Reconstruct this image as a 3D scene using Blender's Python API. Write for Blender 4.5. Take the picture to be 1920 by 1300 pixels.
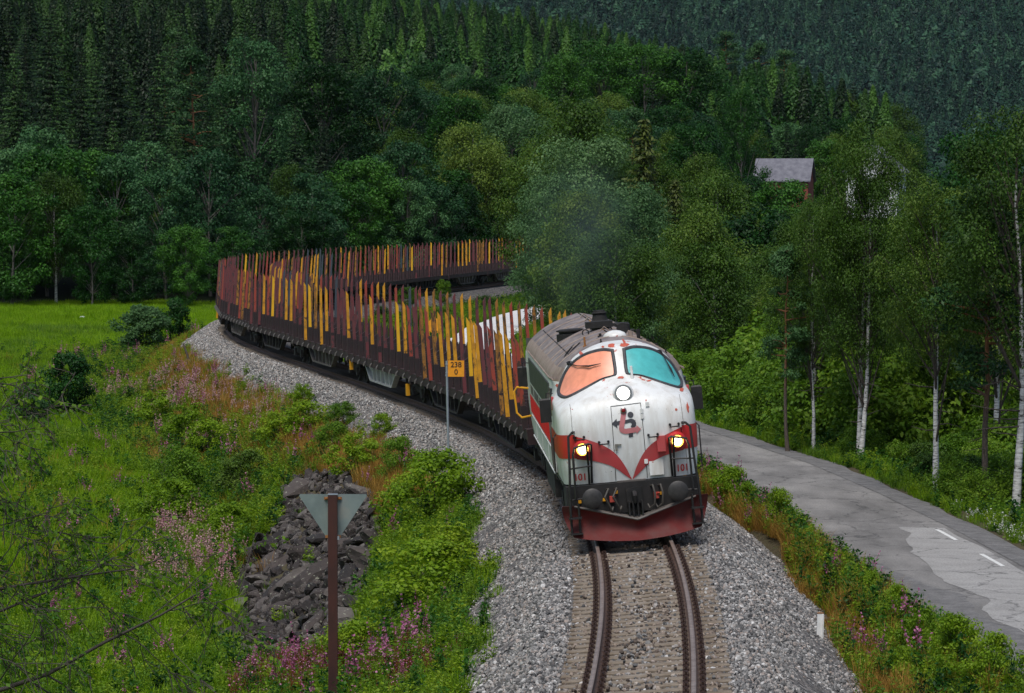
import bpy, bmesh, math, random
import numpy as np
from mathutils import Vector, Matrix, Quaternion
from mathutils.bvhtree import BVHTree

R = math.radians
for _o in list(bpy.data.objects):
    bpy.data.objects.remove(_o, do_unlink=True)
SC = bpy.context.scene
COL = SC.collection

# ------------------------------------------------------------------ camera
CAM_Z = 7.05
cam_d = bpy.data.cameras.new('camera')
cam_d.sensor_width = 36.0
cam_d.lens = 36.0 * 6700.0 / 1920.0
cam_d.clip_start = 0.5
cam_d.clip_end = 9000.0
cam = bpy.data.objects.new('camera', cam_d)
cam.location = (0.0, 0.0, CAM_Z)
cam.rotation_euler = (R(90.0) - math.atan(280.0 / 6700.0), 0.0, 0.0)
COL.objects.link(cam)
SC.camera = cam

# ------------------------------------------------------------------ sky, sun, exposure
SUN_EL, SUN_AZ = R(62.0), R(195.0)
world = bpy.data.worlds.new('World')
SC.world = world
world.use_nodes = True
_nt = world.node_tree
_nt.nodes.clear()
_sky = _nt.nodes.new('ShaderNodeTexSky')
_sky.sky_type = 'NISHITA'
_sky.sun_disc = False
_sky.sun_elevation = SUN_EL
_sky.sun_rotation = SUN_AZ
_sky.air_density = 1.0
_sky.dust_density = 1.5
_sky.ozone_density = 0.3
_bg = _nt.nodes.new('ShaderNodeBackground')
_bg.inputs['Strength'].default_value = 0.055
_wo = _nt.nodes.new('ShaderNodeOutputWorld')
_nt.links.new(_sky.outputs[0], _bg.inputs[0])
_nt.links.new(_bg.outputs[0], _wo.inputs[0])
sun_d = bpy.data.lights.new('sun', 'SUN')
sun_d.energy = 1.5
sun_d.angle = R(28.0)
sun_d.color = (1.0, 0.96, 0.90)
sun = bpy.data.objects.new('sun', sun_d)
_sd = Vector((math.sin(SUN_AZ) * math.cos(SUN_EL), math.cos(SUN_AZ) * math.cos(SUN_EL), math.sin(SUN_EL)))
sun.rotation_euler = (-_sd).to_track_quat('-Z', 'Y').to_euler()
sun.location = (0, -20, 80)
COL.objects.link(sun)
SC.view_settings.view_transform = 'Standard'
SC.view_settings.look = 'None'
SC.view_settings.gamma = 1.0
SC.view_settings.use_curve_mapping = False
SC.view_settings.exposure = 0.95
SC.render.engine = 'CYCLES'
cy = SC.cycles
cy.max_bounces = 5
cy.diffuse_bounces = 2
cy.glossy_bounces = 2
cy.transmission_bounces = 3
cy.transparent_max_bounces = 4
cy.volume_bounces = 0
cy.caustics_reflective = False
cy.caustics_refractive = False
cy.use_denoising = True

# ------------------------------------------------------------------ the lie of the land (metres; rail top is z = 0)
_SD = np.array([20, 45, 60, 72, 85, 99, 112, 122, 135, 150, 165, 178, 191, 205, 225, 245, 275, 305, 420.])
_SS = np.array([.09, .065, .035, .004, -.04, -.10, -.158, -.187, -.197, -.209, -.196, -.148, -.088, .0, .115, .19, .195, .175, .165])
_SX = np.zeros_like(_SD)
for _i in range(1, len(_SD)):
    _SX[_i] = _SX[_i - 1] + .5 * (_SS[_i] + _SS[_i - 1]) * (_SD[_i] - _SD[_i - 1])
_SX += 2.484 - np.interp(72, _SD, _SX)
_TD = np.arange(20, 420.01, .25)
_TS = np.interp(_TD, _SD, _SS)
_TX = np.concatenate([[0], np.cumsum(.5 * (_TS[1:] + _TS[:-1]) * .25)])
_TX += 2.484 - np.interp(72, _TD, _TX)
_TL = np.concatenate([[0], np.cumsum(np.sqrt(.25 ** 2 + np.diff(_TX) ** 2))])


def track_x(y):
    return np.interp(y, _TD, _TX)


def track_slope(y):
    return np.interp(y, _TD, _TS)


def track_cant(y):          # radians, positive: left rail lower
    return np.radians(np.interp(y, [20, 40, 60, 105, 150, 178, 225, 262, 420], [2.5, 4, 5.0, 5.0, 0, -4.0, -4.0, 0, 0]))


def y_of_len(s):            # distance along the line -> y
    return np.interp(s, _TL, _TD)


def len_of_y(y):
    return np.interp(y, _TD, _TL)


def sstep(a, b, x):
    t = np.clip((np.asarray(x, float) - a) / (b - a), 0, 1)
    return t * t * (3 - 2 * t)


def vnoise(x, y, seed=0):   # smooth value noise in -1..1
    x = np.asarray(x, float); y = np.asarray(y, float)
    xi = np.floor(x); yi = np.floor(y)
    fx = x - xi; fy = y - yi
    fx = fx * fx * (3 - 2 * fx); fy = fy * fy * (3 - 2 * fy)

    def h(a, b):
        n = np.sin(a * 127.1 + b * 311.7 + seed * 74.7) * 43758.5453
        return (n - np.floor(n)) * 2 - 1
    return (h(xi, yi) * (1 - fx) + h(xi + 1, yi) * fx) * (1 - fy) + (h(xi, yi + 1) * (1 - fx) + h(xi + 1, yi + 1) * fx) * fy


ROAD = np.array([(11.3, 20, 2.3), (10.7, 45, 2.2), (10.0, 57, 2.1), (9.2, 70, 2.05), (8.55, 83.5, 2.05), (7.8, 95, 2.0), (6.9, 105, 2.0),
                 (5.4, 116, 1.9), (3.6, 128, 1.8), (1.6, 142, 1.7), (-.4, 160, 1.7), (-1.7, 178, 1.7), (-1.9, 195, 1.7),
                 (-.9, 216, 1.75), (1.0, 240, 1.75), (4.3, 265, 1.75), (8.5, 290, 1.75), (14, 318, 1.7)])
ROAD_Z = -0.80


def road_x(y):
    return np.interp(y, ROAD[:, 1], ROAD[:, 0])


def field_z(y):
    return np.interp(y, [20, 90, 130, 165, 200, 300], [-4.3, -4.2, -3.7, -2.8, -2.1, -1.7])


def ground_z(x, y):
    x = np.asarray(x, float); y = np.asarray(y, float)
    x, y = np.broadcast_arrays(x, y)
    t = x - track_x(y)
    fz = field_z(y)
    # left of the line
    left = np.maximum(fz, -1.25 - np.maximum(0, -t - 3.4) / 1.75)
    left = left + .13 * vnoise(x * .7, y * .45, 3) * sstep(3.6, 6, -t) + .25 * vnoise(x * .16, y * .1, 4) * sstep(6, 12, -t)
    # right of the line: shallow ditch, road, bank down to the river
    rx = road_x(y)
    hw = np.interp(y, ROAD[:, 1], ROAD[:, 2])
    d = x - rx
    right = np.full(x.shape, -1.6)
    right = np.where(t > 3.4, -1.6 + .45 * sstep(3.5, 4.3, t) + .2 * vnoise(x * .5, y * .3, 7) * sstep(3.8, 5, t), right)
    right = right + (ROAD_Z - .06 - right) * sstep(-hw - 1.0, -hw - .05, d)
    bank = ROAD_Z - .06 - np.maximum(0, d - hw - 1.2) / 3.0
    bank = np.maximum(bank, -5.6) + .3 * vnoise(x * .25, y * .2, 9) * sstep(2, 6, d - hw)
    right = np.where(d > 0, bank, right)
    z = np.where(t < 0, left, right)
    # beyond the bend: past the far track and the river the ground climbs
    back_t = np.interp(x, [-300, -60, -30, 0, 14, 30, 60, 300], [282, 282, 292, 322, 345, 385, 400, 420])
    fac = np.interp(x, [-400, -120, -10, 20, 40, 55, 66, 80, 110, 400], [1.8, 1.35, 1.0, .95, .85, .55, .22, .0, -.05, -.05])
    rise = np.maximum(0, y - back_t) * .062
    rise = np.minimum(rise, 45 + 0 * y)
    drop = np.maximum(0, y - 1080) * .25
    hill = -1.4 + rise * fac - drop * np.clip(fac, 0, 2)
    hill = np.maximum(hill, -14) + 1.2 * vnoise(x * .03, y * .02, 11) * sstep(0, 120, y - back_t)
    w = sstep(-8, 8, y - back_t)
    z = z * (1 - w) + hill * w
    # low shelf under the far hills
    far = np.maximum(0, y - 2000) * .21 + 14 * vnoise(x * .004, y * .003, 21) * sstep(2000, 2300, y)
    far = np.where(y > 3600, 336 + 14 * vnoise(x * .004, y * .003, 21), far)
    z = np.where(y > 1900, -12 + far, z)
    return z


def ballast_z(t, y):
    c = np.tan(track_cant(y))
    a = np.abs(t)
    return -.195 - .022 * (1 - sstep(1.25, 1.45, a)) + c * np.clip(t, -1.85, 1.85) - np.maximum(0, a - 1.85) / 1.55 + .02 * vnoise(t * 3, y * 3, 31)


def top_z(x, y):            # whatever surface lies uppermost: ground, ballast or road
    z = ground_z(x, y)
    t = np.asarray(x) - track_x(y)
    b = ballast_z(t, y)
    z = np.where((np.abs(t) < 4.6) & (np.asarray(y) < 345), np.maximum(z, b), z)
    d = np.abs(np.asarray(x) - road_x(y))
    hw = np.interp(y, ROAD[:, 1], ROAD[:, 2])
    return np.where((d < hw) & (np.asarray(y) < 318), np.maximum(z, ROAD_Z), z)

# ------------------------------------------------------------------ helpers: materials
MATS = {}


def _node(nt, kind, **kw):
    n = nt.nodes.new(kind)
    for k, v in kw.items():
        setattr(n, k, v)
    return n


def base_mat(name):
    m = bpy.data.materials.new(name)
    m.use_nodes = True
    nt = m.node_tree
    nt.nodes.clear()
    out = _node(nt, 'ShaderNodeOutputMaterial')
    bs = _node(nt, 'ShaderNodeBsdfPrincipled')
    nt.links.new(bs.outputs[0], out.inputs[0])
    MATS[name] = m
    return m, nt, bs, out


def ramp(nt, stops, interp='LINEAR'):
    r = _node(nt, 'ShaderNodeValToRGB')
    r.color_ramp.interpolation = interp
    el = r.color_ramp.elements
    while len(el) < len(stops):
        el.new(0.5)
    for e, (p, c) in zip(el, stops):
        e.position = p
        e.color = (c[0], c[1], c[2], 1.0)
    return r


def tex_noise(nt, scale, detail=4, rough=.55, coord='Object', vec=None, stretch=None):
    tc = _node(nt, 'ShaderNodeTexCoord')
    src = tc.outputs[coord] if vec is None else vec
    if stretch:
        mp = _node(nt, 'ShaderNodeMapping')
        mp.inputs['Scale'].default_value = stretch
        nt.links.new(src, mp.inputs[0]); src = mp.outputs[0]
    n = _node(nt, 'ShaderNodeTexNoise')
    n.inputs['Scale'].default_value = scale
    n.inputs['Detail'].default_value = detail
    n.inputs['Roughness'].default_value = rough
    nt.links.new(src, n.inputs['Vector'])
    return n


def mixc(nt, fac, a, b, mode='MIX'):
    m = _node(nt, 'ShaderNodeMix', data_type='RGBA', blend_type=mode)
    for s, v in ((m.inputs[0], fac), (m.inputs[6], a), (m.inputs[7], b)):
        if hasattr(v, 'links') or hasattr(v, 'is_linked'):
            nt.links.new(v, s)
        elif isinstance(v, (int, float)):
            s.default_value = v
        else:
            s.default_value = (v[0], v[1], v[2], 1)
    return m.outputs[2]


def bump(nt, bs, height, strength=.4, dist=.02):
    b = _node(nt, 'ShaderNodeBump')
    b.inputs['Strength'].default_value = strength
    b.inputs['Distance'].default_value = dist
    nt.links.new(height, b.inputs['Height'])
    nt.links.new(b.outputs[0], bs.inputs['Normal'])


def mat_noise(name, stops, scale=3, rough=.7, detail=5, metallic=0, bmp=0, bscale=None, coord='Object', stretch=None, spec=None, nrough=.6):
    m, nt, bs, out = base_mat(name)
    n = tex_noise(nt, scale, detail, nrough, coord, stretch=stretch)
    r = ramp(nt, stops)
    nt.links.new(n.outputs[0], r.inputs[0])
    nt.links.new(r.outputs[0], bs.inputs['Base Color'])
    bs.inputs['Roughness'].default_value = rough
    bs.inputs['Metallic'].default_value = metallic
    if spec is not None:
        bs.inputs['Specular IOR Level'].default_value = spec
    if bmp:
        n2 = tex_noise(nt, bscale or scale * 4, 4, .6, coord)
        bump(nt, bs, n2.outputs[0], bmp)
    return m


def mat_leaf(name, dark, mid, light, trans=.25, rough=.55, hue_obj=.35, spec=.25):
    """colour of a leaf: drawn per leaf (tint) and per plant (object random)"""
    m, nt, bs, out = base_mat(name)
    at = _node(nt, 'ShaderNodeAttribute', attribute_name='tint')
    oi = _node(nt, 'ShaderNodeObjectInfo')
    ma = _node(nt, 'ShaderNodeMath', operation='MULTIPLY_ADD')
    ma.inputs[1].default_value = hue_obj
    nt.links.new(oi.outputs['Random'], ma.inputs[0])
    mb = _node(nt, 'ShaderNodeMath', operation='MULTIPLY_ADD')
    mb.inputs[1].default_value = 1 - hue_obj
    mb.inputs[2].default_value = 0
    nt.links.new(at.outputs['Fac'], mb.inputs[0])
    nt.links.new(mb.outputs[0], ma.inputs[2])
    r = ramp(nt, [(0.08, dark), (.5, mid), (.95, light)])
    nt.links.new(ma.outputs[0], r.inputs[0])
    nt.links.new(r.outputs[0], bs.inputs['Base Color'])
    bs.inputs['Roughness'].default_value = rough
    bs.inputs['Specular IOR Level'].default_value = spec
    if trans:
        tr = _node(nt, 'ShaderNodeBsdfTranslucent')
        nt.links.new(r.outputs[0], tr.inputs[0])
        mx = _node(nt, 'ShaderNodeMixShader')
        mx.inputs[0].default_value = trans
        nt.links.new(bs.outputs[0], mx.inputs[1])
        nt.links.new(tr.outputs[0], mx.inputs[2])
        nt.links.new(mx.outputs[0], out.inputs[0])
    return m


def mat_flat(name, c, rough=.6, metallic=0, spec=None):
    v = .12
    return mat_noise(name, [(.3, [k * (1 - v) for k in c]), (.7, [min(1, k * (1 + v)) for k in c])], 6, rough, 4, metallic, spec=spec)


def mat_emit(name, c, strength):
    m, nt, bs, out = base_mat(name)
    bs.inputs['Base Color'].default_value = (.8, .8, .8, 1)
    bs.inputs['Emission Color'].default_value = (*c, 1)
    bs.inputs['Emission Strength'].default_value = strength
    return m


# ------------------------------------------------------------------ helpers: meshes and objects
def tag(o, label=None, cat=None, group=None, kind=None):
    if label: o['label'] = label
    if cat: o['category'] = cat
    if group: o['group'] = group
    if kind: o['kind'] = kind
    return o


def empty(name, loc=(0, 0, 0), rz=0.0, parent=None):
    o = bpy.data.objects.new(name, None)
    o.empty_display_size = .3
    o.location = loc
    o.rotation_euler = (0, 0, rz)
    COL.objects.link(o)
    if parent: o.parent = parent
    return o


def np_mesh(name, verts, quads=None, tris=None, mats=(), tint=None, smooth=False, mat_idx=None):
    """mesh from numpy arrays; tint is one float per face"""
    verts = np.ascontiguousarray(verts, np.float32)
    nq = 0 if quads is None else len(quads)
    ntr = 0 if tris is None else len(tris)
    me = bpy.data.meshes.new(name)
    me.vertices.add(len(verts))
    me.vertices.foreach_set('co', verts.ravel())
    loops = []
    if nq: loops.append(np.asarray(quads, np.int32).ravel())
    if ntr: loops.append(np.asarray(tris, np.int32).ravel())
    lo = np.concatenate(loops)
    me.loops.add(len(lo))
    me.loops.foreach_set('vertex_index', lo)
    me.polygons.add(nq + ntr)
    st = np.concatenate([np.arange(nq) * 4, nq * 4 + np.arange(ntr) * 3]).astype(np.int32)
    me.polygons.foreach_set('loop_start', st)
    if smooth:
        me.polygons.foreach_set('use_smooth', np.ones(nq + ntr, bool))
    if mat_idx is not None:
        me.polygons.foreach_set('material_index', np.asarray(mat_idx, np.int32))
    for m in mats:
        me.materials.append(m)
    if tint is not None:
        a = me.attributes.new('tint', 'FLOAT', 'FACE')
        a.data.foreach_set('value', np.asarray(tint, np.float32))
    me.update(calc_edges=True)
    return me


def place(name, me, parent=None, loc=(0, 0, 0), rot=(0, 0, 0), scale=1.0):
    o = bpy.data.objects.new(name, me)
    o.location = loc
    o.rotation_euler = rot
    o.scale = (scale,) * 3 if isinstance(scale, (int, float)) else scale
    COL.objects.link(o)
    if parent: o.parent = parent
    return o


class MB:
    """collects simple solids and links them as one mesh"""
    def __init__(s):
        s.v = []; s.f = []; s.m = []; s.cur = 0

    def add(s, vs, fs):
        b = len(s.v)
        s.v.extend([tuple(map(float, p)) for p in vs])
        for f in fs:
            s.f.append(tuple(b + i for i in f)); s.m.append(s.cur)
        return s

    def box(s, x0, x1, y0, y1, z0, z1):
        return s.add([(x0, y0, z0), (x1, y0, z0), (x1, y1, z0), (x0, y1, z0), (x0, y0, z1), (x1, y0, z1), (x1, y1, z1), (x0, y1, z1)],
                     [(3, 2, 1, 0), (4, 5, 6, 7), (0, 1, 5, 4), (1, 2, 6, 5), (2, 3, 7, 6), (3, 0, 4, 7)])

    def cbox(s, x0, x1, y0, y1, z0, z1, c):
        """box with chamfered top edges"""
        s.add([(x0, y0, z0), (x1, y0, z0), (x1, y1, z0), (x0, y1, z0), (x0, y0, z1 - c), (x1, y0, z1 - c), (x1, y1, z1 - c), (x0, y1, z1 - c),
               (x0 + c, y0 + c, z1), (x1 - c, y0 + c, z1), (x1 - c, y1 - c, z1), (x0 + c, y1 - c, z1)],
              [(3, 2, 1, 0), (0, 1, 5, 4), (1, 2, 6, 5), (2, 3, 7, 6), (3, 0, 4, 7), (4, 5, 9, 8), (5, 6, 10, 9), (6, 7, 11, 10), (7, 4, 8, 11), (8, 9, 10, 11)])
        return s

    def tube(s, pts, r, seg=8, cap=True):
        pts = [Vector(p) for p in pts]
        rs = r if hasattr(r, '__len__') else [r] * len(pts)
        vs = []; fs = []
        n = len(pts)
        prev = None
        for i, p in enumerate(pts):
            d = (pts[min(i + 1, n - 1)] - pts[max(i - 1, 0)])
            if d.length < 1e-9: d = Vector((0, 0, 1))
            d.normalize()
            if prev is None:
                a = Vector((0, 0, 1)) if abs(d.z) < .9 else Vector((1, 0, 0))
                u = d.cross(a).normalized()
            else:
                u = (prev - d * prev.dot(d))
                u = u.normalized() if u.length > 1e-6 else d.orthogonal().normalized()
            prev = u
            w = d.cross(u)
            for k in range(seg):
                t = 2 * math.pi * k / seg
                vs.append(p + (u * math.cos(t) + w * math.sin(t)) * rs[i])
        for i in range(n - 1):
            for k in range(seg):
                a = i * seg + k; b = i * seg + (k + 1) % seg
                fs.append((a, b, b + seg, a + seg))
        if cap:
            fs.append(tuple(range(seg))[::-1])
            fs.append(tuple((n - 1) * seg + k for k in range(seg)))
        return s.add(vs, fs)

    def lathe(s, prof, origin, axis, seg=20):
        """prof: list of (radius, distance along axis)"""
        o = Vector(origin); ax = Vector(axis).normalized()
        u = ax.orthogonal().normalized(); w = ax.cross(u)
        vs = []; fs = []
        for (r, h) in prof:
            for k in range(seg):
                t = 2 * math.pi * k / seg
                vs.append(o + ax * h + (u * math.cos(t) + w * math.sin(t)) * r)
        for i in range(len(prof) - 1):
            for k in range(seg):
                a = i * seg + k; b = i * seg + (k + 1) % seg
                fs.append((a, b, b + seg, a + seg))
        fs.append(tuple(range(seg))[::-1])
        fs.append(tuple((len(prof) - 1) * seg + k for k in range(seg)))
        return s.add(vs, fs)

    def prism(s, poly, axis, a, b):
        """poly: 2-D outline; axis 'x','y','z' = extrusion axis from a to b"""
        n = len(poly)

        def P(p, h):
            return {'x': (h, p[0], p[1]), 'y': (p[0], h, p[1]), 'z': (p[0], p[1], h)}[axis]
        vs = [P(p, a) for p in poly] + [P(p, b) for p in poly]
        fs = [tuple(range(n))[::-1], tuple(range(n, 2 * n))]
        for i in range(n):
            j = (i + 1) % n
            fs.append((i, j, j + n, i + n))
        return s.add(vs, fs)

    def mesh(s, name, mats, smooth=False, fix=True):
        me = bpy.data.meshes.new(name)
        me.from_pydata(s.v, [], s.f)
        if not isinstance(mats, (list, tuple)): mats = [mats]
        for m in mats: me.materials.append(m)
        me.polygons.foreach_set('material_index', s.m)
        if fix:
            bm = bmesh.new(); bm.from_mesh(me)
            bmesh.ops.recalc_face_normals(bm, faces=bm.faces)
            bm.to_mesh(me); bm.free()
        if smooth:
            me.polygons.foreach_set('use_smooth', [True] * len(me.polygons))
            try:
                me.set_sharp_from_angle(angle=R(40))
            except Exception:
                pass
        me.update()
        return me

    def build(s, name, mats, parent=None, smooth=False, fix=True, **kw):
        return place(name, s.mesh(name, mats, smooth, fix), parent, **kw)


def copy_thing(o, loc, rz=0.0, scale=1.0, name=None, label=None, group=None):
    """a thing with copies of its parts and sub-parts (mesh data shared)"""
    def cp(a, parent):
        c = a.copy()
        COL.objects.link(c)
        c.parent = parent
        for ch in KIDS.get(a.name, []):
            cp(ch, c)
        return c
    c = cp(o, None)
    c.location = loc
    c.rotation_euler = (0, 0, rz)
    c.scale = (scale,) * 3
    if label: c['label'] = label
    if group: c['group'] = group
    return c


KIDS = {}


def note_kids(o):
    KIDS[o.name] = list(o.children)
    for ch in o.children:
        note_kids(ch)


# scatter: points in a mesh carry position, turn, size and which prototype stands there
_PROTO_N = [0]


def scatter(name, pts, rot, scl, idx, proto_meshes, label=None, cat=None, parent=None, kind='stuff'):
    pts = np.ascontiguousarray(pts, np.float32)
    me = bpy.data.meshes.new(name)
    me.vertices.add(len(pts))
    me.vertices.foreach_set('co', pts.ravel())
    a = me.attributes.new('turn', 'FLOAT_VECTOR', 'POINT'); a.data.foreach_set('vector', np.ascontiguousarray(rot, np.float32).ravel())
    a = me.attributes.new('size', 'FLOAT_VECTOR', 'POINT')
    scl = np.asarray(scl, np.float32)
    if scl.ndim == 1: scl = np.repeat(scl[:, None], 3, 1)
    a.data.foreach_set('vector', np.ascontiguousarray(scl).ravel())
    a = me.attributes.new('pick', 'INT', 'POINT'); a.data.foreach_set('value', np.ascontiguousarray(idx, np.int32))
    o = place(name, me, parent)
    pc = bpy.data.collections.new('prototypes_%d' % _PROTO_N[0])
    _PROTO_N[0] += 1
    for i, pm in enumerate(proto_meshes):
        po = bpy.data.objects.new('%03d_%s' % (i, pm.name), pm)
        pc.objects.link(po)
    ng = bpy.data.node_groups.new('scatter_' + name, 'GeometryNodeTree')
    ng.interface.new_socket('Geometry', in_out='INPUT', socket_type='NodeSocketGeometry')
    ng.interface.new_socket('Geometry', in_out='OUTPUT', socket_type='NodeSocketGeometry')
    gi = ng.nodes.new('NodeGroupInput'); go = ng.nodes.new('NodeGroupOutput')
    ci = ng.nodes.new('GeometryNodeCollectionInfo')
    ci.inputs['Collection'].default_value = pc
    ci.inputs['Separate Children'].default_value = True
    ci.inputs['Reset Children'].default_value = True
    io = ng.nodes.new('GeometryNodeInstanceOnPoints')
    io.inputs['Pick Instance'].default_value = True

    def attr(nm, dt):
        n = ng.nodes.new('GeometryNodeInputNamedAttribute')
        n.data_type = dt
        n.inputs['Name'].default_value = nm
        return [x for x in n.outputs if x.enabled and x.name == 'Attribute'][0]
    e2r = ng.nodes.new('FunctionNodeEulerToRotation')
    ng.links.new(attr('turn', 'FLOAT_VECTOR'), e2r.inputs[0])
    ng.links.new(gi.outputs[0], io.inputs['Points'])
    ng.links.new(ci.outputs[0], io.inputs['Instance'])
    ng.links.new(attr('pick', 'INT'), io.inputs['Instance Index'])
    ng.links.new(e2r.outputs[0], io.inputs['Rotation'])
    ng.links.new(attr('size', 'FLOAT_VECTOR'), io.inputs['Scale'])
    ng.links.new(io.outputs[0], go.inputs[0])
    md = o.modifiers.new('scatter', 'NODES')
    md.node_group = ng
    return tag(o, label, cat, None, kind)


# polyline helpers
def smooth_poly(pts, n):
    """Catmull-Rom through a list of points"""
    p = [np.array(q, float) for q in pts]
    p = [2 * p[0] - p[1]] + p + [2 * p[-1] - p[-2]]
    out = []
    for i in range(1, len(p) - 2):
        for k in range(n):
            t = k / n
            a, b, c, d = p[i - 1], p[i], p[i + 1], p[i + 2]
            out.append(.5 * ((2 * b) + (c - a) * t + (2 * a - 5 * b + 4 * c - d) * t * t + (3 * b - a - 3 * c + d) * t ** 3))
    out.append(p[-2])
    return out

# ------------------------------------------------------------------ materials of the place
def make_ground_mat():
    m, nt, bs, out = base_mat('ground')
    zg = _node(nt, 'ShaderNodeAttribute', attribute_name='grass')
    zf = _node(nt, 'ShaderNodeAttribute', attribute_name='wood')
    n1 = tex_noise(nt, .35, 6, .65); n2 = tex_noise(nt, 6, 5, .7)
    soil = ramp(nt, [(.3, (.045, .035, .022)), (.55, (.09, .075, .045)), (.75, (.06, .085, .025))])
    nt.links.new(n2.outputs[0], soil.inputs[0])
    grass = ramp(nt, [(.25, (.100, .220, .005)), (.5, (.155, .300, .007)), (.75, (.20, .33, .014))])
    a = mixc(nt, .5, n1.outputs[0], n2.outputs[0])
    nt.links.new(a, grass.inputs[0])
    wood = ramp(nt, [(.35, (.004, .007, .003)), (.65, (.010, .016, .006))])  # near black: the shade between the trees is put into the ground colour
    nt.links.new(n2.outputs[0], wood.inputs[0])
    c = mixc(nt, zg.outputs['Fac'], soil.outputs[0], grass.outputs[0])
    c = mixc(nt, zf.outputs['Fac'], c, wood.outputs[0])
    nt.links.new(c, bs.inputs['Base Color'])
    bs.inputs['Roughness'].default_value = .95
    bs.inputs['Specular IOR Level'].default_value = .1
    bump(nt, bs, n2.outputs[0], .6, .08)
    return m


def make_ballast_mat():
    m, nt, bs, out = base_mat('ballast_bed')
    tc = _node(nt, 'ShaderNodeTexCoord')
    v = _node(nt, 'ShaderNodeTexVoronoi'); v.inputs['Scale'].default_value = 11
    nt.links.new(tc.outputs['Object'], v.inputs['Vector'])
    sep = _node(nt, 'ShaderNodeSeparateColor')
    nt.links.new(v.outputs['Color'], sep.inputs[0])
    r = ramp(nt, [(0, (.055, .053, .052)), (.35, (.12, .115, .112)), (.6, (.18, .17, .163)), (.8, (.20, .17, .155)), (1, (.28, .27, .265))])
    nt.links.new(sep.outputs[0], r.inputs[0])
    d = ramp(nt, [(0, (1, 1, 1)), (.55, (.9, .9, .9)), (.85, (.25, .25, .25))])  # dark cell rims on a dark bed: shade between stones put into colour
    nt.links.new(v.outputs['Distance'], d.inputs[0])
    c = mixc(nt, 1.0, r.outputs[0], d.outputs[0], 'MULTIPLY')
    n = tex_noise(nt, .5, 4, .6)
    rr = ramp(nt, [(.35, (.82, .80, .79)), (.7, (1.08, 1.06, 1.04))])
    nt.links.new(n.outputs[0], rr.inputs[0])
    c = mixc(nt, 1.0, c, rr.outputs[0], 'MULTIPLY')
    nt.links.new(c, bs.inputs['Base Color'])
    bs.inputs['Roughness'].default_value = .9
    inv = _node(nt, 'ShaderNodeMath', operation='SUBTRACT'); inv.inputs[0].default_value = 1
    nt.links.new(v.outputs['Distance'], inv.inputs[1])
    bump(nt, bs, inv.outputs[0], 1.0, .06)
    return m


def make_stone_mat(name, stops, rough=.85, bscale=30, bs_=.5, lichen=None):
    m, nt, bs, out = base_mat(name)
    oi = _node(nt, 'ShaderNodeObjectInfo')
    r = ramp(nt, stops)
    nt.links.new(oi.outputs['Random'], r.inputs[0])
    n = tex_noise(nt, bscale, 4, .6)
    rr = ramp(nt, [(.3, (.72, .72, .72)), (.7, (1.15, 1.15, 1.15))])
    nt.links.new(n.outputs[0], rr.inputs[0])
    c = mixc(nt, 1.0, r.outputs[0], rr.outputs[0], 'MULTIPLY')
    if lichen:
        n3 = tex_noise(nt, 5.5, 3, .55)
        l = ramp(nt, [(.63, (0, 0, 0)), (.66, (1, 1, 1))])
        nt.links.new(n3.outputs[0], l.inputs[0])
        c = mixc(nt, l.outputs[0], c, lichen)
    nt.links.new(c, bs.inputs['Base Color'])
    bs.inputs['Roughness'].default_value = rough
    bump(nt, bs, n.outputs[0], bs_, .03)
    return m


def make_asphalt(name, stops, scale=1.2, stretch=None, cracks=False):
    m, nt, bs, out = base_mat(name)
    n = tex_noise(nt, scale, 6, .62, stretch=stretch)
    r = ramp(nt, stops)
    nt.links.new(n.outputs[0], r.inputs[0])
    n2 = tex_noise(nt, 22, 5, .8)
    rr = ramp(nt, [(.34, (.62, .62, .62)), (.66, (1.32, 1.31, 1.29))])
    nt.links.new(n2.outputs[0], rr.inputs[0])
    c = mixc(nt, 1.0, r.outputs[0], rr.outputs[0], 'MULTIPLY')
    if cracks:
        tc = _node(nt, 'ShaderNodeTexCoord')
        wn = tex_noise(nt, 1.3, 4, .6)
        ad = _node(nt, 'ShaderNodeVectorMath', operation='ADD')
        nt.links.new(tc.outputs['Object'], ad.inputs[0]); nt.links.new(wn.outputs['Color'], ad.inputs[1])
        vo = _node(nt, 'ShaderNodeTexVoronoi', feature='DISTANCE_TO_EDGE'); vo.inputs['Scale'].default_value = .42
        nt.links.new(ad.outputs[0], vo.inputs['Vector'])
        cr = ramp(nt, [(.004, (.35, .35, .35)), (.016, (1, 1, 1))])
        nt.links.new(vo.outputs['Distance'], cr.inputs[0])
        c = mixc(nt, .8, c, cr.outputs[0], 'MULTIPLY')
    nt.links.new(c, bs.inputs['Base Color'])
    bs.inputs['Roughness'].default_value = .82
    bump(nt, bs, n2.outputs[0], .5, .02)
    return m


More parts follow.
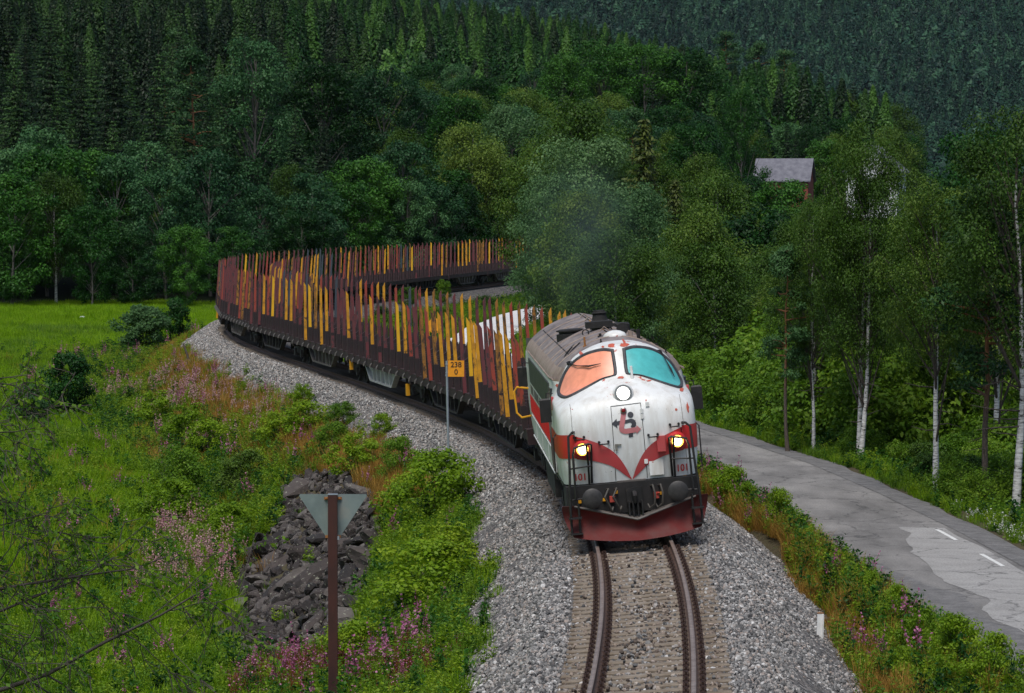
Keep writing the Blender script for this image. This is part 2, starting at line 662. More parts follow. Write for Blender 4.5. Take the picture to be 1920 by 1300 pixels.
def make_worn_paint(name, base, under, amount=.6, scale=9, dirt=(.10, .075, .055), dirt_amt=.35, rough=.5, stretch=None):
    """paint chipped through to what lies under it, with grime"""
    m, nt, bs, out = base_mat(name)
    oi = _node(nt, 'ShaderNodeObjectInfo')
    tc = _node(nt, 'ShaderNodeTexCoord')
    ad = _node(nt, 'ShaderNodeVectorMath', operation='ADD')
    mul = _node(nt, 'ShaderNodeMath', operation='MULTIPLY'); mul.inputs[1].default_value = 37
    nt.links.new(oi.outputs['Random'], mul.inputs[0])
    nt.links.new(tc.outputs['Object'], ad.inputs[0])
    nt.links.new(mul.outputs[0], ad.inputs[1])
    n = tex_noise(nt, scale, 6, .68, vec=ad.outputs[0], stretch=stretch)
    e = ramp(nt, [(amount, (0, 0, 0)), (amount + .03, (1, 1, 1))])
    nt.links.new(n.outputs[0], e.inputs[0])
    n2 = tex_noise(nt, scale * .35, 4, .6, vec=ad.outputs[0])
    dm = ramp(nt, [(.42, (0, 0, 0)), (.75, (dirt_amt,) * 3)])
    nt.links.new(n2.outputs[0], dm.inputs[0])
    c = mixc(nt, dm.outputs[0], base, dirt)
    c = mixc(nt, e.outputs[0], c, under)
    nt.links.new(c, bs.inputs['Base Color'])
    bs.inputs['Roughness'].default_value = rough
    bump(nt, bs, n.outputs[0], .15, .01)
    return m


def make_birch_bark():
    m, nt, bs, out = base_mat('birch_bark')
    n = tex_noise(nt, 3.2, 4, .6, stretch=(1.2, 1.2, 7))
    r = ramp(nt, [(.35, (.03, .028, .026)), (.42, (.40, .39, .37)), (.6, (.70, .69, .67)), (.8, (.78, .77, .74))])
    nt.links.new(n.outputs[0], r.inputs[0])
    nt.links.new(r.outputs[0], bs.inputs['Base Color'])
    bs.inputs['Roughness'].default_value = .8
    bump(nt, bs, n.outputs[0], .3, .02)
    return m


make_ground_mat(); make_ballast_mat()
make_stone_mat('stone', [(0, (.055, .054, .055)), (.2, (.12, .118, .116)), (.45, (.22, .215, .21)), (.65, (.31, .295, .28)), (.8, (.33, .27, .235)), (.92, (.43, .42, .405)), (1, (.60, .585, .57))])
make_stone_mat('stone_rust', [(0, (.06, .045, .036)), (.3, (.14, .105, .082)), (.6, (.24, .19, .155)), (.85, (.30, .235, .185)), (1, (.42, .37, .32))])
make_stone_mat('rock', [(0, (.014, .011, .010)), (.4, (.034, .026, .024)), (.7, (.065, .052, .047)), (1, (.13, .115, .105))], bscale=4.5, bs_=1.0, lichen=(.24, .24, .19))
make_asphalt('asphalt', [(.3, (.125, .119, .113)), (.5, (.205, .196, .188)), (.68, (.28, .268, .256))], .9, stretch=(1, .28, 1), cracks=True)
make_asphalt('road_gravel', [(.3, (.095, .092, .09)), (.7, (.21, .203, .20))], 2.5)
make_asphalt('pale_asphalt', [(.3, (.27, .262, .252)), (.7, (.37, .36, .35))], 1.1, cracks=True)
make_asphalt('pale_lane', [(.3, (.60, .60, .61)), (.7, (.72, .72, .73))], .6)
mat_noise('road_paint', [(.3, (.52, .52, .5)), (.6, (.78, .78, .76))], 12, .7)
make_birch_bark()
mat_noise('bark_dark', [(.3, (.035, .027, .021)), (.7, (.11, .09, .075))], 5, .95, bmp=.8, bscale=14, stretch=(3, 3, .6))
mat_noise('bark_grey', [(.3, (.06, .055, .048)), (.7, (.20, .185, .165))], 5, .95, bmp=.8, bscale=14, stretch=(3, 3, .6))
def make_pine_bark():
    m, nt, bs, out = base_mat('bark_pine')
    n = tex_noise(nt, 5, 5, .6, stretch=(3, 3, .7))
    lo = ramp(nt, [(.3, (.05, .038, .03)), (.7, (.15, .115, .09))]); hi = ramp(nt, [(.3, (.12, .05, .022)), (.7, (.32, .145, .062))])
    nt.links.new(n.outputs[0], lo.inputs[0]); nt.links.new(n.outputs[0], hi.inputs[0])
    tc = _node(nt, 'ShaderNodeTexCoord'); sp = _node(nt, 'ShaderNodeSeparateXYZ'); nt.links.new(tc.outputs['Object'], sp.inputs[0])
    mr = _node(nt, 'ShaderNodeMapRange'); mr.inputs[1].default_value = 5; mr.inputs[2].default_value = 9; nt.links.new(sp.outputs['Z'], mr.inputs[0])
    nt.links.new(mixc(nt, mr.outputs[0], lo.outputs[0], hi.outputs[0]), bs.inputs['Base Color'])
    bs.inputs['Roughness'].default_value = .9
    bump(nt, bs, n.outputs[0], .7, .03)


make_pine_bark()
mat_leaf('leaf_birch', (.014, .044, .005), (.056, .122, .010), (.19, .265, .040), trans=.3, hue_obj=.45)
mat_leaf('leaf_broad', (.003, .021, .003), (.013, .070, .006), (.070, .200, .018), hue_obj=.55)
mat_leaf('leaf_blue', (.006, .030, .010), (.024, .088, .027), (.100, .22, .072), hue_obj=.5)
mat_leaf('leaf_spruce', (.002, .009, .002), (.007, .028, .004), (.060, .145, .024), trans=.05, hue_obj=.45)  # wide dark-to-light range strengthens the shade painted inside the crown
mat_leaf('leaf_olive', (.014, .028, .004), (.048, .070, .008), (.11, .135, .020), trans=.1)
mat_leaf('leaf_pine', (.010, .040, .010), (.026, .080, .020), (.06, .14, .040), trans=.1)
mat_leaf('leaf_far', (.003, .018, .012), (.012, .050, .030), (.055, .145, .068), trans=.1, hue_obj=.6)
mat_leaf('leaf_mid', (.004, .024, .004), (.018, .072, .010), (.090, .205, .028), trans=.1, hue_obj=.7)
mat_leaf('leaf_weed', (.040, .110, .008), (.115, .235, .014), (.25, .36, .03), trans=.42)
mat_leaf('leaf_willow', (.034, .090, .030), (.080, .170, .055), (.16, .27, .10), trans=.3)
mat_leaf('leaf_lime', (.075, .160, .006), (.18, .31, .010), (.36, .44, .03), trans=.42)
mat_leaf('leaf_grass', (.120, .245, .005), (.190, .350, .008), (.27, .40, .025), trans=.45, spec=.05)
mat_leaf('leaf_straw', (.20, .105, .020), (.40, .22, .045), (.52, .34, .09), trans=.4, spec=.1)
mat_leaf('petal', (.30, .08, .18), (.46, .15, .30), (.60, .30, .44), spec=.1)
mat_leaf('petal_pale', (.42, .20, .23), (.55, .32, .33), (.66, .45, .44), spec=.1)
mat_leaf('petal_white', (.6, .6, .55), (.75, .75, .7), (.8, .8, .78), spec=.1)
mat_leaf('stem_red', (.14, .035, .02), (.24, .07, .035), (.30, .13, .05), spec=.1)
mat_noise('twig', [(.3, (.035, .025, .02)), (.7, (.10, .075, .06))], 8, .9)
mat_noise('twig_grey', [(.3, (.025, .020, .017)), (.7, (.09, .075, .065))], 8, .9)
# railway
mat_noise('rail_rust', [(.3, (.075, .038, .026)), (.7, (.17, .10, .07))], 9, .75, metallic=.2)
mat_noise('rail_head', [(.3, (.19, .135, .11)), (.7, (.33, .26, .225))], 5, .5, metallic=.35)
mat_noise('sleeper', [(.30, (.075, .046, .027)), (.46, (.16, .125, .09)), (.7, (.28, .24, .195))], 2.4, .9, bmp=.3, bscale=30)
mat_noise('clip_iron', [(.3, (.022, .013, .011)), (.7, (.075, .040, .03))], 14, .6, metallic=.3)
mat_noise('black_metal', [(.3, (.010, .010, .010)), (.6, (.022, .020, .020)), (.8, (.055, .042, .036))], 7, .5, metallic=.2)
mat_noise('soot', [(.3, (.007, .007, .007)), (.7, (.022, .020, .020))], 4, .85)
mat_noise('buffer_face', [(.3, (.014, .013, .013)), (.7, (.042, .039, .038))], 8, .55)
mat_noise('underframe', [(.3, (.012, .011, .011)), (.6, (.035, .030, .029)), (.8, (.09, .07, .06))], 4, .8)
mat_noise('frame_grey', [(.3, (.07, .06, .055)), (.7, (.16, .14, .125))], 3, .75)
mat_noise('frame_white', [(.3, (.36, .36, .35)), (.7, (.52, .52, .50))], 3, .7)
mat_noise('deck_maroon', [(.3, (.013, .009, .010)), (.55, (.036, .017, .019)), (.8, (.085, .030, .034))], 3.5, .75)
mat_noise('bright_edge', [(.3, (.30, .28, .28)), (.7, (.55, .52, .52))], 12, .5, metallic=.4)
mat_noise('hook_grey', [(.3, (.08, .075, .07)), (.7, (.24, .22, .21))], 9, .6)
make_worn_paint('stake_maroon', (.135, .028, .034), (.045, .028, .03), .55, 7, rough=.65, stretch=(1, 1, .4))
make_worn_paint('stake_red', (.32, .048, .028), (.06, .03, .02), .56, 7, rough=.65, stretch=(1, 1, .4))
make_worn_paint('stake_yellow', (.66, .30, .010), (.12, .055, .012), .58, 11, (.20, .09, .02), .7, rough=.6, stretch=(1, 1, .35))
make_worn_paint('stake_bright', (.78, .42, .012), (.20, .10, .02), .66, 8, (.3, .15, .02), .3, rough=.55)
make_worn_paint('stake_brown', (.36, .155, .020), (.075, .038, .016), .52, 13, (.09, .045, .02), .8, rough=.7, stretch=(1, 1, .35))
make_worn_paint('stake_blue', (.040, .055, .075), (.03, .03, .03), .6, 7, rough=.65)
mat_flat('yellow_paint', (.72, .33, .010), .5)
mat_flat('orange_sign', (.80, .31, .012), .5)
mat_flat('letter_black', (.015, .013, .012), .6)
mat_flat('galvanised', (.30, .34, .38), .5, .4)
mat_noise('post_brown', [(.3, (.028, .007, .005)), (.7, (.060, .014, .009))], 5, .7, stretch=(1, 1, .3))
mat_noise('sign_back', [(.3, (.15, .19, .19)), (.55, (.21, .255, .25)), (.8, (.29, .29, .26))], 2.2, .55, metallic=.25)
mat_noise('rust', [(.3, (.22, .08, .02)), (.7, (.38, .17, .05))], 12, .85)
mat_flat('marker_white', (.76, .75, .73), .6)
mat_noise('grey_wood', [(.3, (.045, .036, .028)), (.7, (.12, .10, .085))], 6, .9)
# locomotive


def make_white_paint():
    m, nt, bs, out = base_mat('loco_white')
    n0 = tex_noise(nt, 1.3, 5, .6); n1 = tex_noise(nt, 5.5, 6, .7); n2 = tex_noise(nt, 22, 3, .6); n3 = tex_noise(nt, 2.6, 3, .5)
    tc = _node(nt, 'ShaderNodeTexCoord'); sp = _node(nt, 'ShaderNodeSeparateXYZ')
    nt.links.new(tc.outputs['Object'], sp.inputs[0])
    b = ramp(nt, [(.3, (.70, .71, .71)), (.7, (.80, .81, .80))])
    nt.links.new(n0.outputs[0], b.inputs[0])
    st = tex_noise(nt, 2.4, 5, .65, stretch=(1.6, 1.6, .22))
    sr = ramp(nt, [(.43, (0, 0, 0)), (.75, (.60, .60, .60))])
    nt.links.new(st.outputs[0], sr.inputs[0])
    c = mixc(nt, sr.outputs[0], b.outputs[0], (.40, .34, .27))
    # rusty chips, only above the nose
    hi = _node(nt, 'ShaderNodeMapRange'); hi.inputs[1].default_value = 2.3; hi.inputs[2].default_value = 3.3
    nt.links.new(sp.outputs['Z'], hi.inputs[0])
    ch = _node(nt, 'ShaderNodeMath', operation='MULTIPLY_ADD'); ch.inputs[1].default_value = .075; ch.inputs[2].default_value = 0
    nt.links.new(hi.outputs[0], ch.inputs[0])
    su = _node(nt, 'ShaderNodeMath', operation='ADD')
    nt.links.new(n1.outputs[0], su.inputs[0]); nt.links.new(ch.outputs[0], su.inputs[1])
    e = ramp(nt, [(.705, (0, 0, 0)), (.715, (1, 1, 1))])
    nt.links.new(su.outputs[0], e.inputs[0])
    c = mixc(nt, e.outputs[0], c, (.46, .085, .05))
    sk = ramp(nt, [(.70, (0, 0, 0)), (.73, (.8, .8, .8))])
    nt.links.new(n2.outputs[0], sk.inputs[0])
    c = mixc(nt, sk.outputs[0], c, (.10, .085, .08))
    nt.links.new(c, bs.inputs['Base Color'])
    bs.inputs['Roughness'].default_value = .42
    bump(nt, bs, n3.outputs[0], .10, .02)
    return m


make_white_paint()
make_worn_paint('loco_red', (.56, .022, .022), (.30, .10, .08), .74, 9, (.30, .06, .05), .5, rough=.45)
make_worn_paint('loco_red_faded', (.50, .060, .065), (.45, .2, .18), .76, 9, (.34, .09, .08), .5, rough=.5)
make_worn_paint('plough_red', (.11, .006, .005), (.07, .02, .015), .66, 6, (.10, .045, .04), .8, rough=.8)
mat_noise('roof_dirt', [(.25, (.085, .068, .066)), (.45, (.18, .150, .146)), (.7, (.29, .245, .232))], 3.2, .75, bmp=.15, stretch=(1, .35, 1))
mat_noise('roof_edge', [(.25, (.17, .12, .095)), (.6, (.31, .24, .20)), (.8, (.40, .33, .28))], 4, .75)
mat_noise('side_dark', [(.3, (.022, .024, .022)), (.7, (.075, .078, .072))], 4, .6)
mat_flat('pane_salmon', (.88, .33, .20), .35)
mat_flat('pane_teal', (.085, .46, .46), .35)
mat_noise('rubber', [(.3, (.030, .030, .034)), (.7, (.070, .068, .075))], 9, .6)
mat_flat('steel_ring', (.34, .33, .30), .3, .8)
mat_emit('lamp_white', (1.0, .98, .95), 6.0)
mat_emit('lamp_warm', (1.0, .84, .40), 7.0)
mat_flat('lamp_dish', (.55, .32, .06), .3, .5)
mat_flat('emblem_dark', (.045, .045, .055), .5)
mat_flat('emblem_red', (.50, .17, .18), .5)
mat_flat('lens_red', (.22, .01, .015), .2)
mat_flat('hose_red', (.45, .06, .04), .5)
mat_flat('hose_grey', (.055, .048, .040), .6)
# buildings
mat_noise('roof_slate', [(.3, (.10, .10, .125)), (.7, (.19, .19, .22))], 1.5, .8)
mat_flat('barn_red', (.22, .055, .035), .8)
mat_flat('house_white', (.66, .70, .67), .7)
mat_flat('window_dark', (.03, .04, .045), .2)
mat_flat('trim_white', (.78, .79, .76), .6)
mat_flat('chip_red', (.50, .10, .06), .7)

# ------------------------------------------------------------------ plants: mesh generators
def _unit(a):
    return a / np.maximum(np.linalg.norm(a, axis=1, keepdims=True), 1e-9)


def leaf_quads(c, size, rng, elong=1.7, bias=None, axis=None, rnd=.75):
    """diamond leaves: centre, half length; bias = preferred normal, axis = preferred long direction"""
    n = len(c)
    nr = rng.normal(size=(n, 3))
    if bias is not None:
        nr = nr * rnd + bias
    nr = _unit(nr)
    a = rng.normal(size=(n, 3))
    if axis is not None:
        a = a * .45 + axis
    a = a - nr * np.sum(a * nr, axis=1, keepdims=True)
    a = _unit(a)
    b = np.cross(nr, a)
    s = np.asarray(size)[:, None]
    a = a * s; b = b * s / elong
    v = np.stack([c - a, c + b * 1.0 - a * .1, c + a, c - b * 1.0 - a * .1], 1).reshape(-1, 3)
    q = np.arange(4 * n).reshape(-1, 4)
    return v, q


def tubes_np(paths, seg=5):
    """paths: list of (pts (k,3), radii (k,)) -> verts, quads"""
    V = []; Q = []; base = 0
    for pts, rad in paths:
        mb = MB(); mb.tube([tuple(p) for p in pts], list(rad), seg, cap=False)
        V.append(np.array(mb.v)); Q.append(np.array(mb.f) + base); base += len(mb.v)
    return np.concatenate(V), np.concatenate(Q)


def trunk_path(h, r0, rng, bend=.04, n=7, r1=.12):
    z = np.linspace(0, 1, n)
    off = np.cumsum(rng.normal(size=(n, 2)) * bend * h / n, axis=0)
    off[0] = 0
    p = np.column_stack([off, z * h])
    p[0, 2] = -.35
    rad = r0 * (1 - (1 - r1) * z ** .9)
    rad[0] *= 1.25
    return p, rad


def broadleaf(name, h, R_, base, n_cl, per, leaf, seed, mat, bark, weep=0.0, shape=.55, trunk_r=None, stems=1, squash=.8, top=1.0, bare=0, lobes=.35, limb=None, clump=1.0):
    rng = np.random.default_rng(seed)
    paths = []
    stem_tops = []
    for s in range(stems):
        p, rad = trunk_path(h * .93, trunk_r or h * .012, rng, .05)
        if stems > 1:
            ang = rng.uniform(0, 6.28); k = R_ * rng.uniform(.1, .5)
            lean = np.array([math.cos(ang), math.sin(ang)]) * k
            p[:, :2] += np.outer(np.linspace(0.05, 1, len(p)), lean)
            p[:, 2] *= rng.uniform(.55, .95)
        paths.append((p, rad)); stem_tops.append(p)
    q = rng.beta(1.25, 1.15, n_cl) * .98
    q[:3] = (.93, .97, .99)
    prof = np.sin(np.pi * np.clip(q * .90 + .07, 0, 1) ** top) ** shape
    ang = rng.uniform(0, 2 * np.pi, n_cl)
    ph = rng.uniform(0, 6.28, 4)
    lob = 1 + lobes * (np.sin(ang * 2 + ph[0] + q * 5) * .5 + np.sin(ang * 3 + ph[1] - q * 7) * .5)
    rr = R_ * prof * lob * np.sqrt(rng.uniform(.12, 1, n_cl))
    zc = base + q * (h - base)
    tp = stem_tops[0]
    cx = np.interp(zc, tp[:, 2], tp[:, 0]) + rr * np.cos(ang)
    cy_ = np.interp(zc, tp[:, 2], tp[:, 1]) + rr * np.sin(ang)
    C = np.column_stack([cx, cy_, zc])
    rc = clump * R_ * rng.uniform(.20, .40, n_cl) * np.clip(.45 + prof, .5, 1)
    for i in rng.permutation(n_cl)[:max(6, n_cl // 4)]:
        z0 = max(.15 * h, C[i, 2] - rng.uniform(.12, .28) * h - .35 * rr[i])
        sp = stem_tops[rng.integers(stems)]
        st = np.array([np.interp(z0, sp[:, 2], sp[:, 0]), np.interp(z0, sp[:, 2], sp[:, 1]), z0])
        md = st * .45 + C[i] * .55 + np.array([0, 0, .08 * rr[i]])
        r0 = (trunk_r or h * .012) * .34
        paths.append((np.array([st, md, C[i]]), np.array([r0, r0 * .6, r0 * .22])))
    for b in range(bare):
        z0 = base * rng.uniform(.45, 1.0); a = rng.uniform(0, 6.28); L = rng.uniform(.5, 1.3)
        st = np.array([np.interp(z0, tp[:, 2], tp[:, 0]), np.interp(z0, tp[:, 2], tp[:, 1]), z0])
        e = st + np.array([math.cos(a) * L, math.sin(a) * L, rng.uniform(-.2, .3)])
        paths.append((np.array([st, (st + e) / 2 + rng.normal(size=3) * .06, e]), np.array([.025, .017, .006])))
    tv, tq = tubes_np(paths, 6)
    ns_ = sum((len(p_[0]) - 1) * 6 for p_ in paths[:stems])
    tm = np_mesh(name + '_trunk', tv, quads=tq, mats=[bark, limb or bark], smooth=True, mat_idx=(np.arange(len(tq)) >= ns_).astype(int))
    # leaves
    cnt = np.maximum(6, (per * (rc / rc.mean()) ** 2)).astype(int)
    own = np.repeat(np.arange(n_cl), cnt)
    n = len(own)
    d = _unit(rng.normal(size=(n, 3)))
    rad = rc[own] * rng.uniform(0, 1, n) ** .42
    off = d * rad[:, None]
    off[:, 2] *= squash
    if weep:
        off[:, 2] -= weep * rng.exponential(.5, n) * rc[own]
    P = C[own] + off
    P[:, 2] = np.maximum(P[:, 2], .05)
    bias = d * .8 + np.array([0, 0, .55])
    ax = np.array([0, 0, -1.0 - weep]) * np.ones((n, 1)) * (.5 + weep) + d * .5
    sz = leaf * rng.uniform(.6, 1.35, n)
    v, qd = leaf_quads(P, sz, rng, 1.55, bias, ax, .42)
    tint = np.clip(rng.normal(.5, .13, n) + rng.normal(0, .10, n_cl)[own], 0, 1)
    cm = np_mesh(name + '_crown', v, quads=qd, mats=[mat], tint=tint)
    return tm, cm


def spruce(name, h, R_, seed, mat, bark, dens=1.0, base=.06, droop=.35, size=1.0):
    rng = np.random.default_rng(seed)
    p, rad = trunk_path(h, h * .0115, rng, .012, 6, .05)
    P = []; A = []; S = []; T = []
    z = base * h
    paths = [(p, rad)]
    while z < h * .985:
        f = z / h
        L0 = R_ * (1 - f) ** .80 * (.55 + .45 * min(1, (f - base) / .12 + .25))
        nb = max(5, int((8 + 5 * (1 - f)) * dens))
        a0 = rng.uniform(0, 6.28)
        for k in range(nb):
            a = a0 + 6.283 * k / nb + rng.normal(0, .22)
            L = L0 * rng.uniform(.62, 1.18) + .12
            m = max(7, int(L / (.085 * size)))
            t = (np.arange(m) + rng.uniform(.3, 1, m)) / m
            dz = -droop * L * np.sin(t * np.pi * .62) + .10 * L * t ** 3
            up = .55 if f > .8 else .0
            dz = dz + up * L * t
            r = L * t
            w = (1.1 - t * .6) * .26 * L
            off = rng.normal(size=m) * w
            x = r * math.cos(a) - off * math.sin(a); y = r * math.sin(a) + off * math.cos(a)
            P.append(np.column_stack([x, y, z + dz + rng.normal(0, .03, m)]))
            A.append(np.column_stack([np.full(m, math.cos(a)), np.full(m, math.sin(a)), np.full(m, -.55)]) + rng.normal(size=(m, 3)) * .3)
            S.append(np.full(m, .40 * size) * rng.uniform(.65, 1.25, m) * (.62 + .38 * (1 - f)))
            T.append(np.clip(.10 + .62 * t + rng.normal(0, .07, m), 0, 1))  # light new growth at the tips; inner crown shade put into the tint
            if rng.random() < .05 and f < .75:
                e = np.array([L * .95 * math.cos(a), L * .95 * math.sin(a), z - droop * .5 * L])
                paths.append((np.array([[0, 0, z], e * .5 + np.array([0, 0, z * .5]), e]), np.array([.03, .02, .008])))
        z += h * .027 * (.8 + .4 * rng.random()) * (1.0 if f < .8 else .8)
    P = np.concatenate(P); A = np.concatenate(A); S = np.concatenate(S); T = np.concatenate(T)
    P[:, 0] += np.interp(P[:, 2], p[:, 2], p[:, 0]); P[:, 1] += np.interp(P[:, 2], p[:, 2], p[:, 1])
    OUT = P * np.array([1, 1, 0]); OUT = OUT / np.maximum(np.linalg.norm(OUT, axis=1, keepdims=True), .05)
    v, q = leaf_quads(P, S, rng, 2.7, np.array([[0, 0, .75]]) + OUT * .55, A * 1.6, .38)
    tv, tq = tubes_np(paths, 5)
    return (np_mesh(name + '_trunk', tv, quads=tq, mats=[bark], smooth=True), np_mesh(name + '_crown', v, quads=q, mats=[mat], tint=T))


def pine(name, h, R_, seed, mat, bark, base=.40, n_cl=38, per=170, size=.17):
    rng = np.random.default_rng(seed)
    p, rad = trunk_path(h * .97, h * .011, rng, .035, 8, .25)
    paths = [(p, rad)]
    q = rng.uniform(0, 1, n_cl); q[0] = 1; q[1] = .96
    zc = (base + (1 - base) * q) * h
    ang = rng.uniform(0, 6.28, n_cl)
    prof = np.clip(np.sin(np.pi * (q * .82 + .16)) ** .7, .15, 1)
    rr = R_ * prof * rng.uniform(.35, 1, n_cl)
    C = np.column_stack([np.interp(zc, p[:, 2], p[:, 0]) + rr * np.cos(ang), np.interp(zc, p[:, 2], p[:, 1]) + rr * np.sin(ang), zc])
    for i in range(n_cl):
        z0 = zc[i] - rr[i] * rng.uniform(.05, .35)
        st = np.array([np.interp(z0, p[:, 2], p[:, 0]), np.interp(z0, p[:, 2], p[:, 1]), z0])
        paths.append((np.array([st, (st + C[i]) / 2 + rng.normal(size=3) * .1, C[i]]), np.array([h * .005, h * .0035, h * .0015])))
    for b in range(7):
        z0 = h * base * rng.uniform(.45, 1); a = rng.uniform(0, 6.28); L = rng.uniform(.5, 1.4)
        st = np.array([np.interp(z0, p[:, 2], p[:, 0]), np.interp(z0, p[:, 2], p[:, 1]), z0])
        paths.append((np.array([st, st + np.array([math.cos(a) * L, math.sin(a) * L, rng.uniform(-.35, .2)])]), np.array([.03, .008])))
    rc = R_ * rng.uniform(.26, .46, n_cl)
    cnt = np.maximum(20, per * (rc / rc.mean()) ** 2).astype(int)
    own = np.repeat(np.arange(n_cl), cnt); n = len(own)
    d = _unit(rng.normal(size=(n, 3)))
    off = d * (rc[own] * rng.uniform(0, 1, n) ** .4)[:, None]; off[:, 2] *= .5
    v, qd = leaf_quads(C[own] + off, size * rng.uniform(.7, 1.3, n), rng, 2.8, d + np.array([0, 0, .5]), d * 1.2 + np.array([0, 0, .5]))
    tint = np.clip(rng.normal(.5, .17, n) + .25 * d[:, 2], 0, 1)
    tv, tq = tubes_np(paths, 6)
    return (np_mesh(name + '_trunk', tv, quads=tq, mats=[bark], smooth=True), np_mesh(name + '_crown', v, quads=qd, mats=[mat], tint=tint))


def simple_crown(name, kind, h, R_, seed, mat, n=420):
    """a whole small tree for the far slopes, trunk within"""
    rng = np.random.default_rng(seed)
    if kind == 'spruce':
        f = rng.uniform(.08, 1, n) ** .8
        r = R_ * (1 - f) ** .8 * np.sqrt(rng.uniform(.15, 1, n)) + .1
        a = rng.uniform(0, 6.28, n)
        P = np.column_stack([r * np.cos(a), r * np.sin(a), f * h - r * .3])
        ax = np.column_stack([np.cos(a), np.sin(a), np.full(n, -.6)])
        S = h * .045 * (900 / n) ** .45 * rng.uniform(.6, 1.3, n) * (1.15 - .6 * f)
        el = 2.0
    else:
        d = _unit(rng.normal(size=(n, 3)))
        rr = rng.uniform(.45, 1, n) ** .5
        P = d * rr[:, None] * np.array([R_, R_, h * .40]) * (1 + .22 * np.sin(d[:, :1] * 5 + seed) + .18 * np.sin(d[:, 1:2] * 7 + seed * 2))
        P[:, 2] += h * .58
        ax = d; S = h * .05 * (800 / n) ** .45 * rng.uniform(.6, 1.3, n); el = 1.5
        a = None
    ho = P * np.array([1, 1, 0]); ho = ho / np.maximum(np.linalg.norm(ho, axis=1, keepdims=True), .05)
    v, q = leaf_quads(P, S, rng, el, np.array([[0, 0, .6]]) + ho * .8, ax, .4)
    t = np.clip(rng.normal(.5, .14, n), 0, 1)
    mb = MB(); mb.tube([(0, 0, -1), (0, 0, h * .7)], [h * .012, h * .005], 4, False)
    tv = np.array(mb.v); tq = np.array(mb.f) + len(v)
    mi = np.concatenate([np.zeros(len(q)), np.ones(len(tq))])
    return np_mesh(name, np.concatenate([v, tv]), quads=np.concatenate([q, tq]), mats=[mat, MATS['bark_grey']], tint=np.concatenate([t, np.zeros(len(tq))]), mat_idx=mi)


def herb(name, seed, mat, h=.6, stems=7, per=14, leaf=.06, spread=.28, stem_mat=None, flower=None, fl_n=0, fl_size=.02, elong=2.2):
    """leafy plant: upright stems with leaves, optional flower spike"""
    rng = np.random.default_rng(seed)
    P = []; S = []; T = []; B = []; FP = []; paths = []
    for s in range(stems):
        a = rng.uniform(0, 6.28); r0 = spread * rng.uniform(0, .5); H = h * rng.uniform(.6, 1.1)
        lean = rng.uniform(.05, .5) * spread
        b0 = np.array([r0 * math.cos(a), r0 * math.sin(a), -.05])
        tip = b0 + np.array([lean * math.cos(a), lean * math.sin(a), H])
        paths.append((np.array([b0, (b0 + tip) / 2 + rng.normal(size=3) * .02, tip]), np.array([.006, .005, .002])))
        t = rng.uniform(.15, .72 if flower else 1.02, per)
        c = b0 + (tip - b0) * t[:, None]
        d = rng.uniform(0, 6.28, per)
        out = np.column_stack([np.cos(d), np.sin(d), rng.uniform(-.2, .5, per)])
        sz = leaf * rng.uniform(.6, 1.3, per) * (1.15 - .5 * t)
        P.append(c + out * sz[:, None] * 1.1); S.append(sz); B.append(out)
        T.append(np.clip(.3 + .35 * t + rng.normal(0, .15, per), 0, 1))
        if flower:
            ft = rng.uniform(.62, 1.03, fl_n)
            fd = rng.uniform(0, 6.28, fl_n)
            fr = .035 * (1.1 - ft) / .45 + .008
            FP.append(b0 + (tip - b0) * ft[:, None] + np.column_stack([np.cos(fd) * fr, np.sin(fd) * fr, np.zeros(fl_n)]))
    P = np.concatenate(P); S = np.concatenate(S); B = np.concatenate(B); T = np.concatenate(T)
    v, q = leaf_quads(P, S, rng, elong, np.array([[0, 0, 1.0]]), B * 1.5)
    tv, tq = tubes_np(paths, 3)
    V = [v, tv]; Q = [q, tq + len(v)]
    mi = [np.zeros(len(q)), np.ones(len(tq))]; TT = [T, np.full(len(tq), .4)]
    mats = [mat, stem_mat or mat]
    if flower:
        fp = np.concatenate(FP)
        fv, fq = leaf_quads(fp, fl_size * rng.uniform(.7, 1.3, len(fp)), rng, 1.2)
        Q.append(fq + len(v) + len(tv)); V.append(fv); mi.append(np.full(len(fq), 2)); TT.append(rng.uniform(0, 1, len(fq)))
        mats.append(flower)
    return np_mesh(name, np.concatenate(V), quads=np.concatenate(Q), mats=mats, tint=np.concatenate(TT), mat_idx=np.concatenate(mi))


def tuft(name, seed, mat, h=.35, n=26, w=.008, spread=.12):
    rng = np.random.default_rng(seed)
    a = rng.uniform(0, 6.28, n); r = spread * np.sqrt(rng.uniform(0, 1, n))
    b = np.column_stack([r * np.cos(a), r * np.sin(a), np.full(n, -.03)])
    H = h * rng.uniform(.5, 1.15, n)
    ln = rng.uniform(.1, .75, n) * H
    a2 = a + rng.normal(0, .8, n)
    tip = b + np.column_stack([ln * np.cos(a2), ln * np.sin(a2), H])
    mid = (b + tip) / 2 + np.column_stack([-.12 * ln * np.cos(a2), -.12 * ln * np.sin(a2), .12 * H])
    s = np.column_stack([-np.sin(a2), np.cos(a2), np.zeros(n)]) * w
    V = np.stack([b - s, b + s, mid + s * .8, mid - s * .8, tip], 1).reshape(-1, 3)
    i = np.arange(n)[:, None] * 5
    t = rng.uniform(0, 1, n)
    return np_mesh(name, V, quads=i + np.array([[0, 1, 2, 3]]), tris=i + np.array([[3, 2, 4]]), mats=[mat], tint=np.concatenate([t, t]))


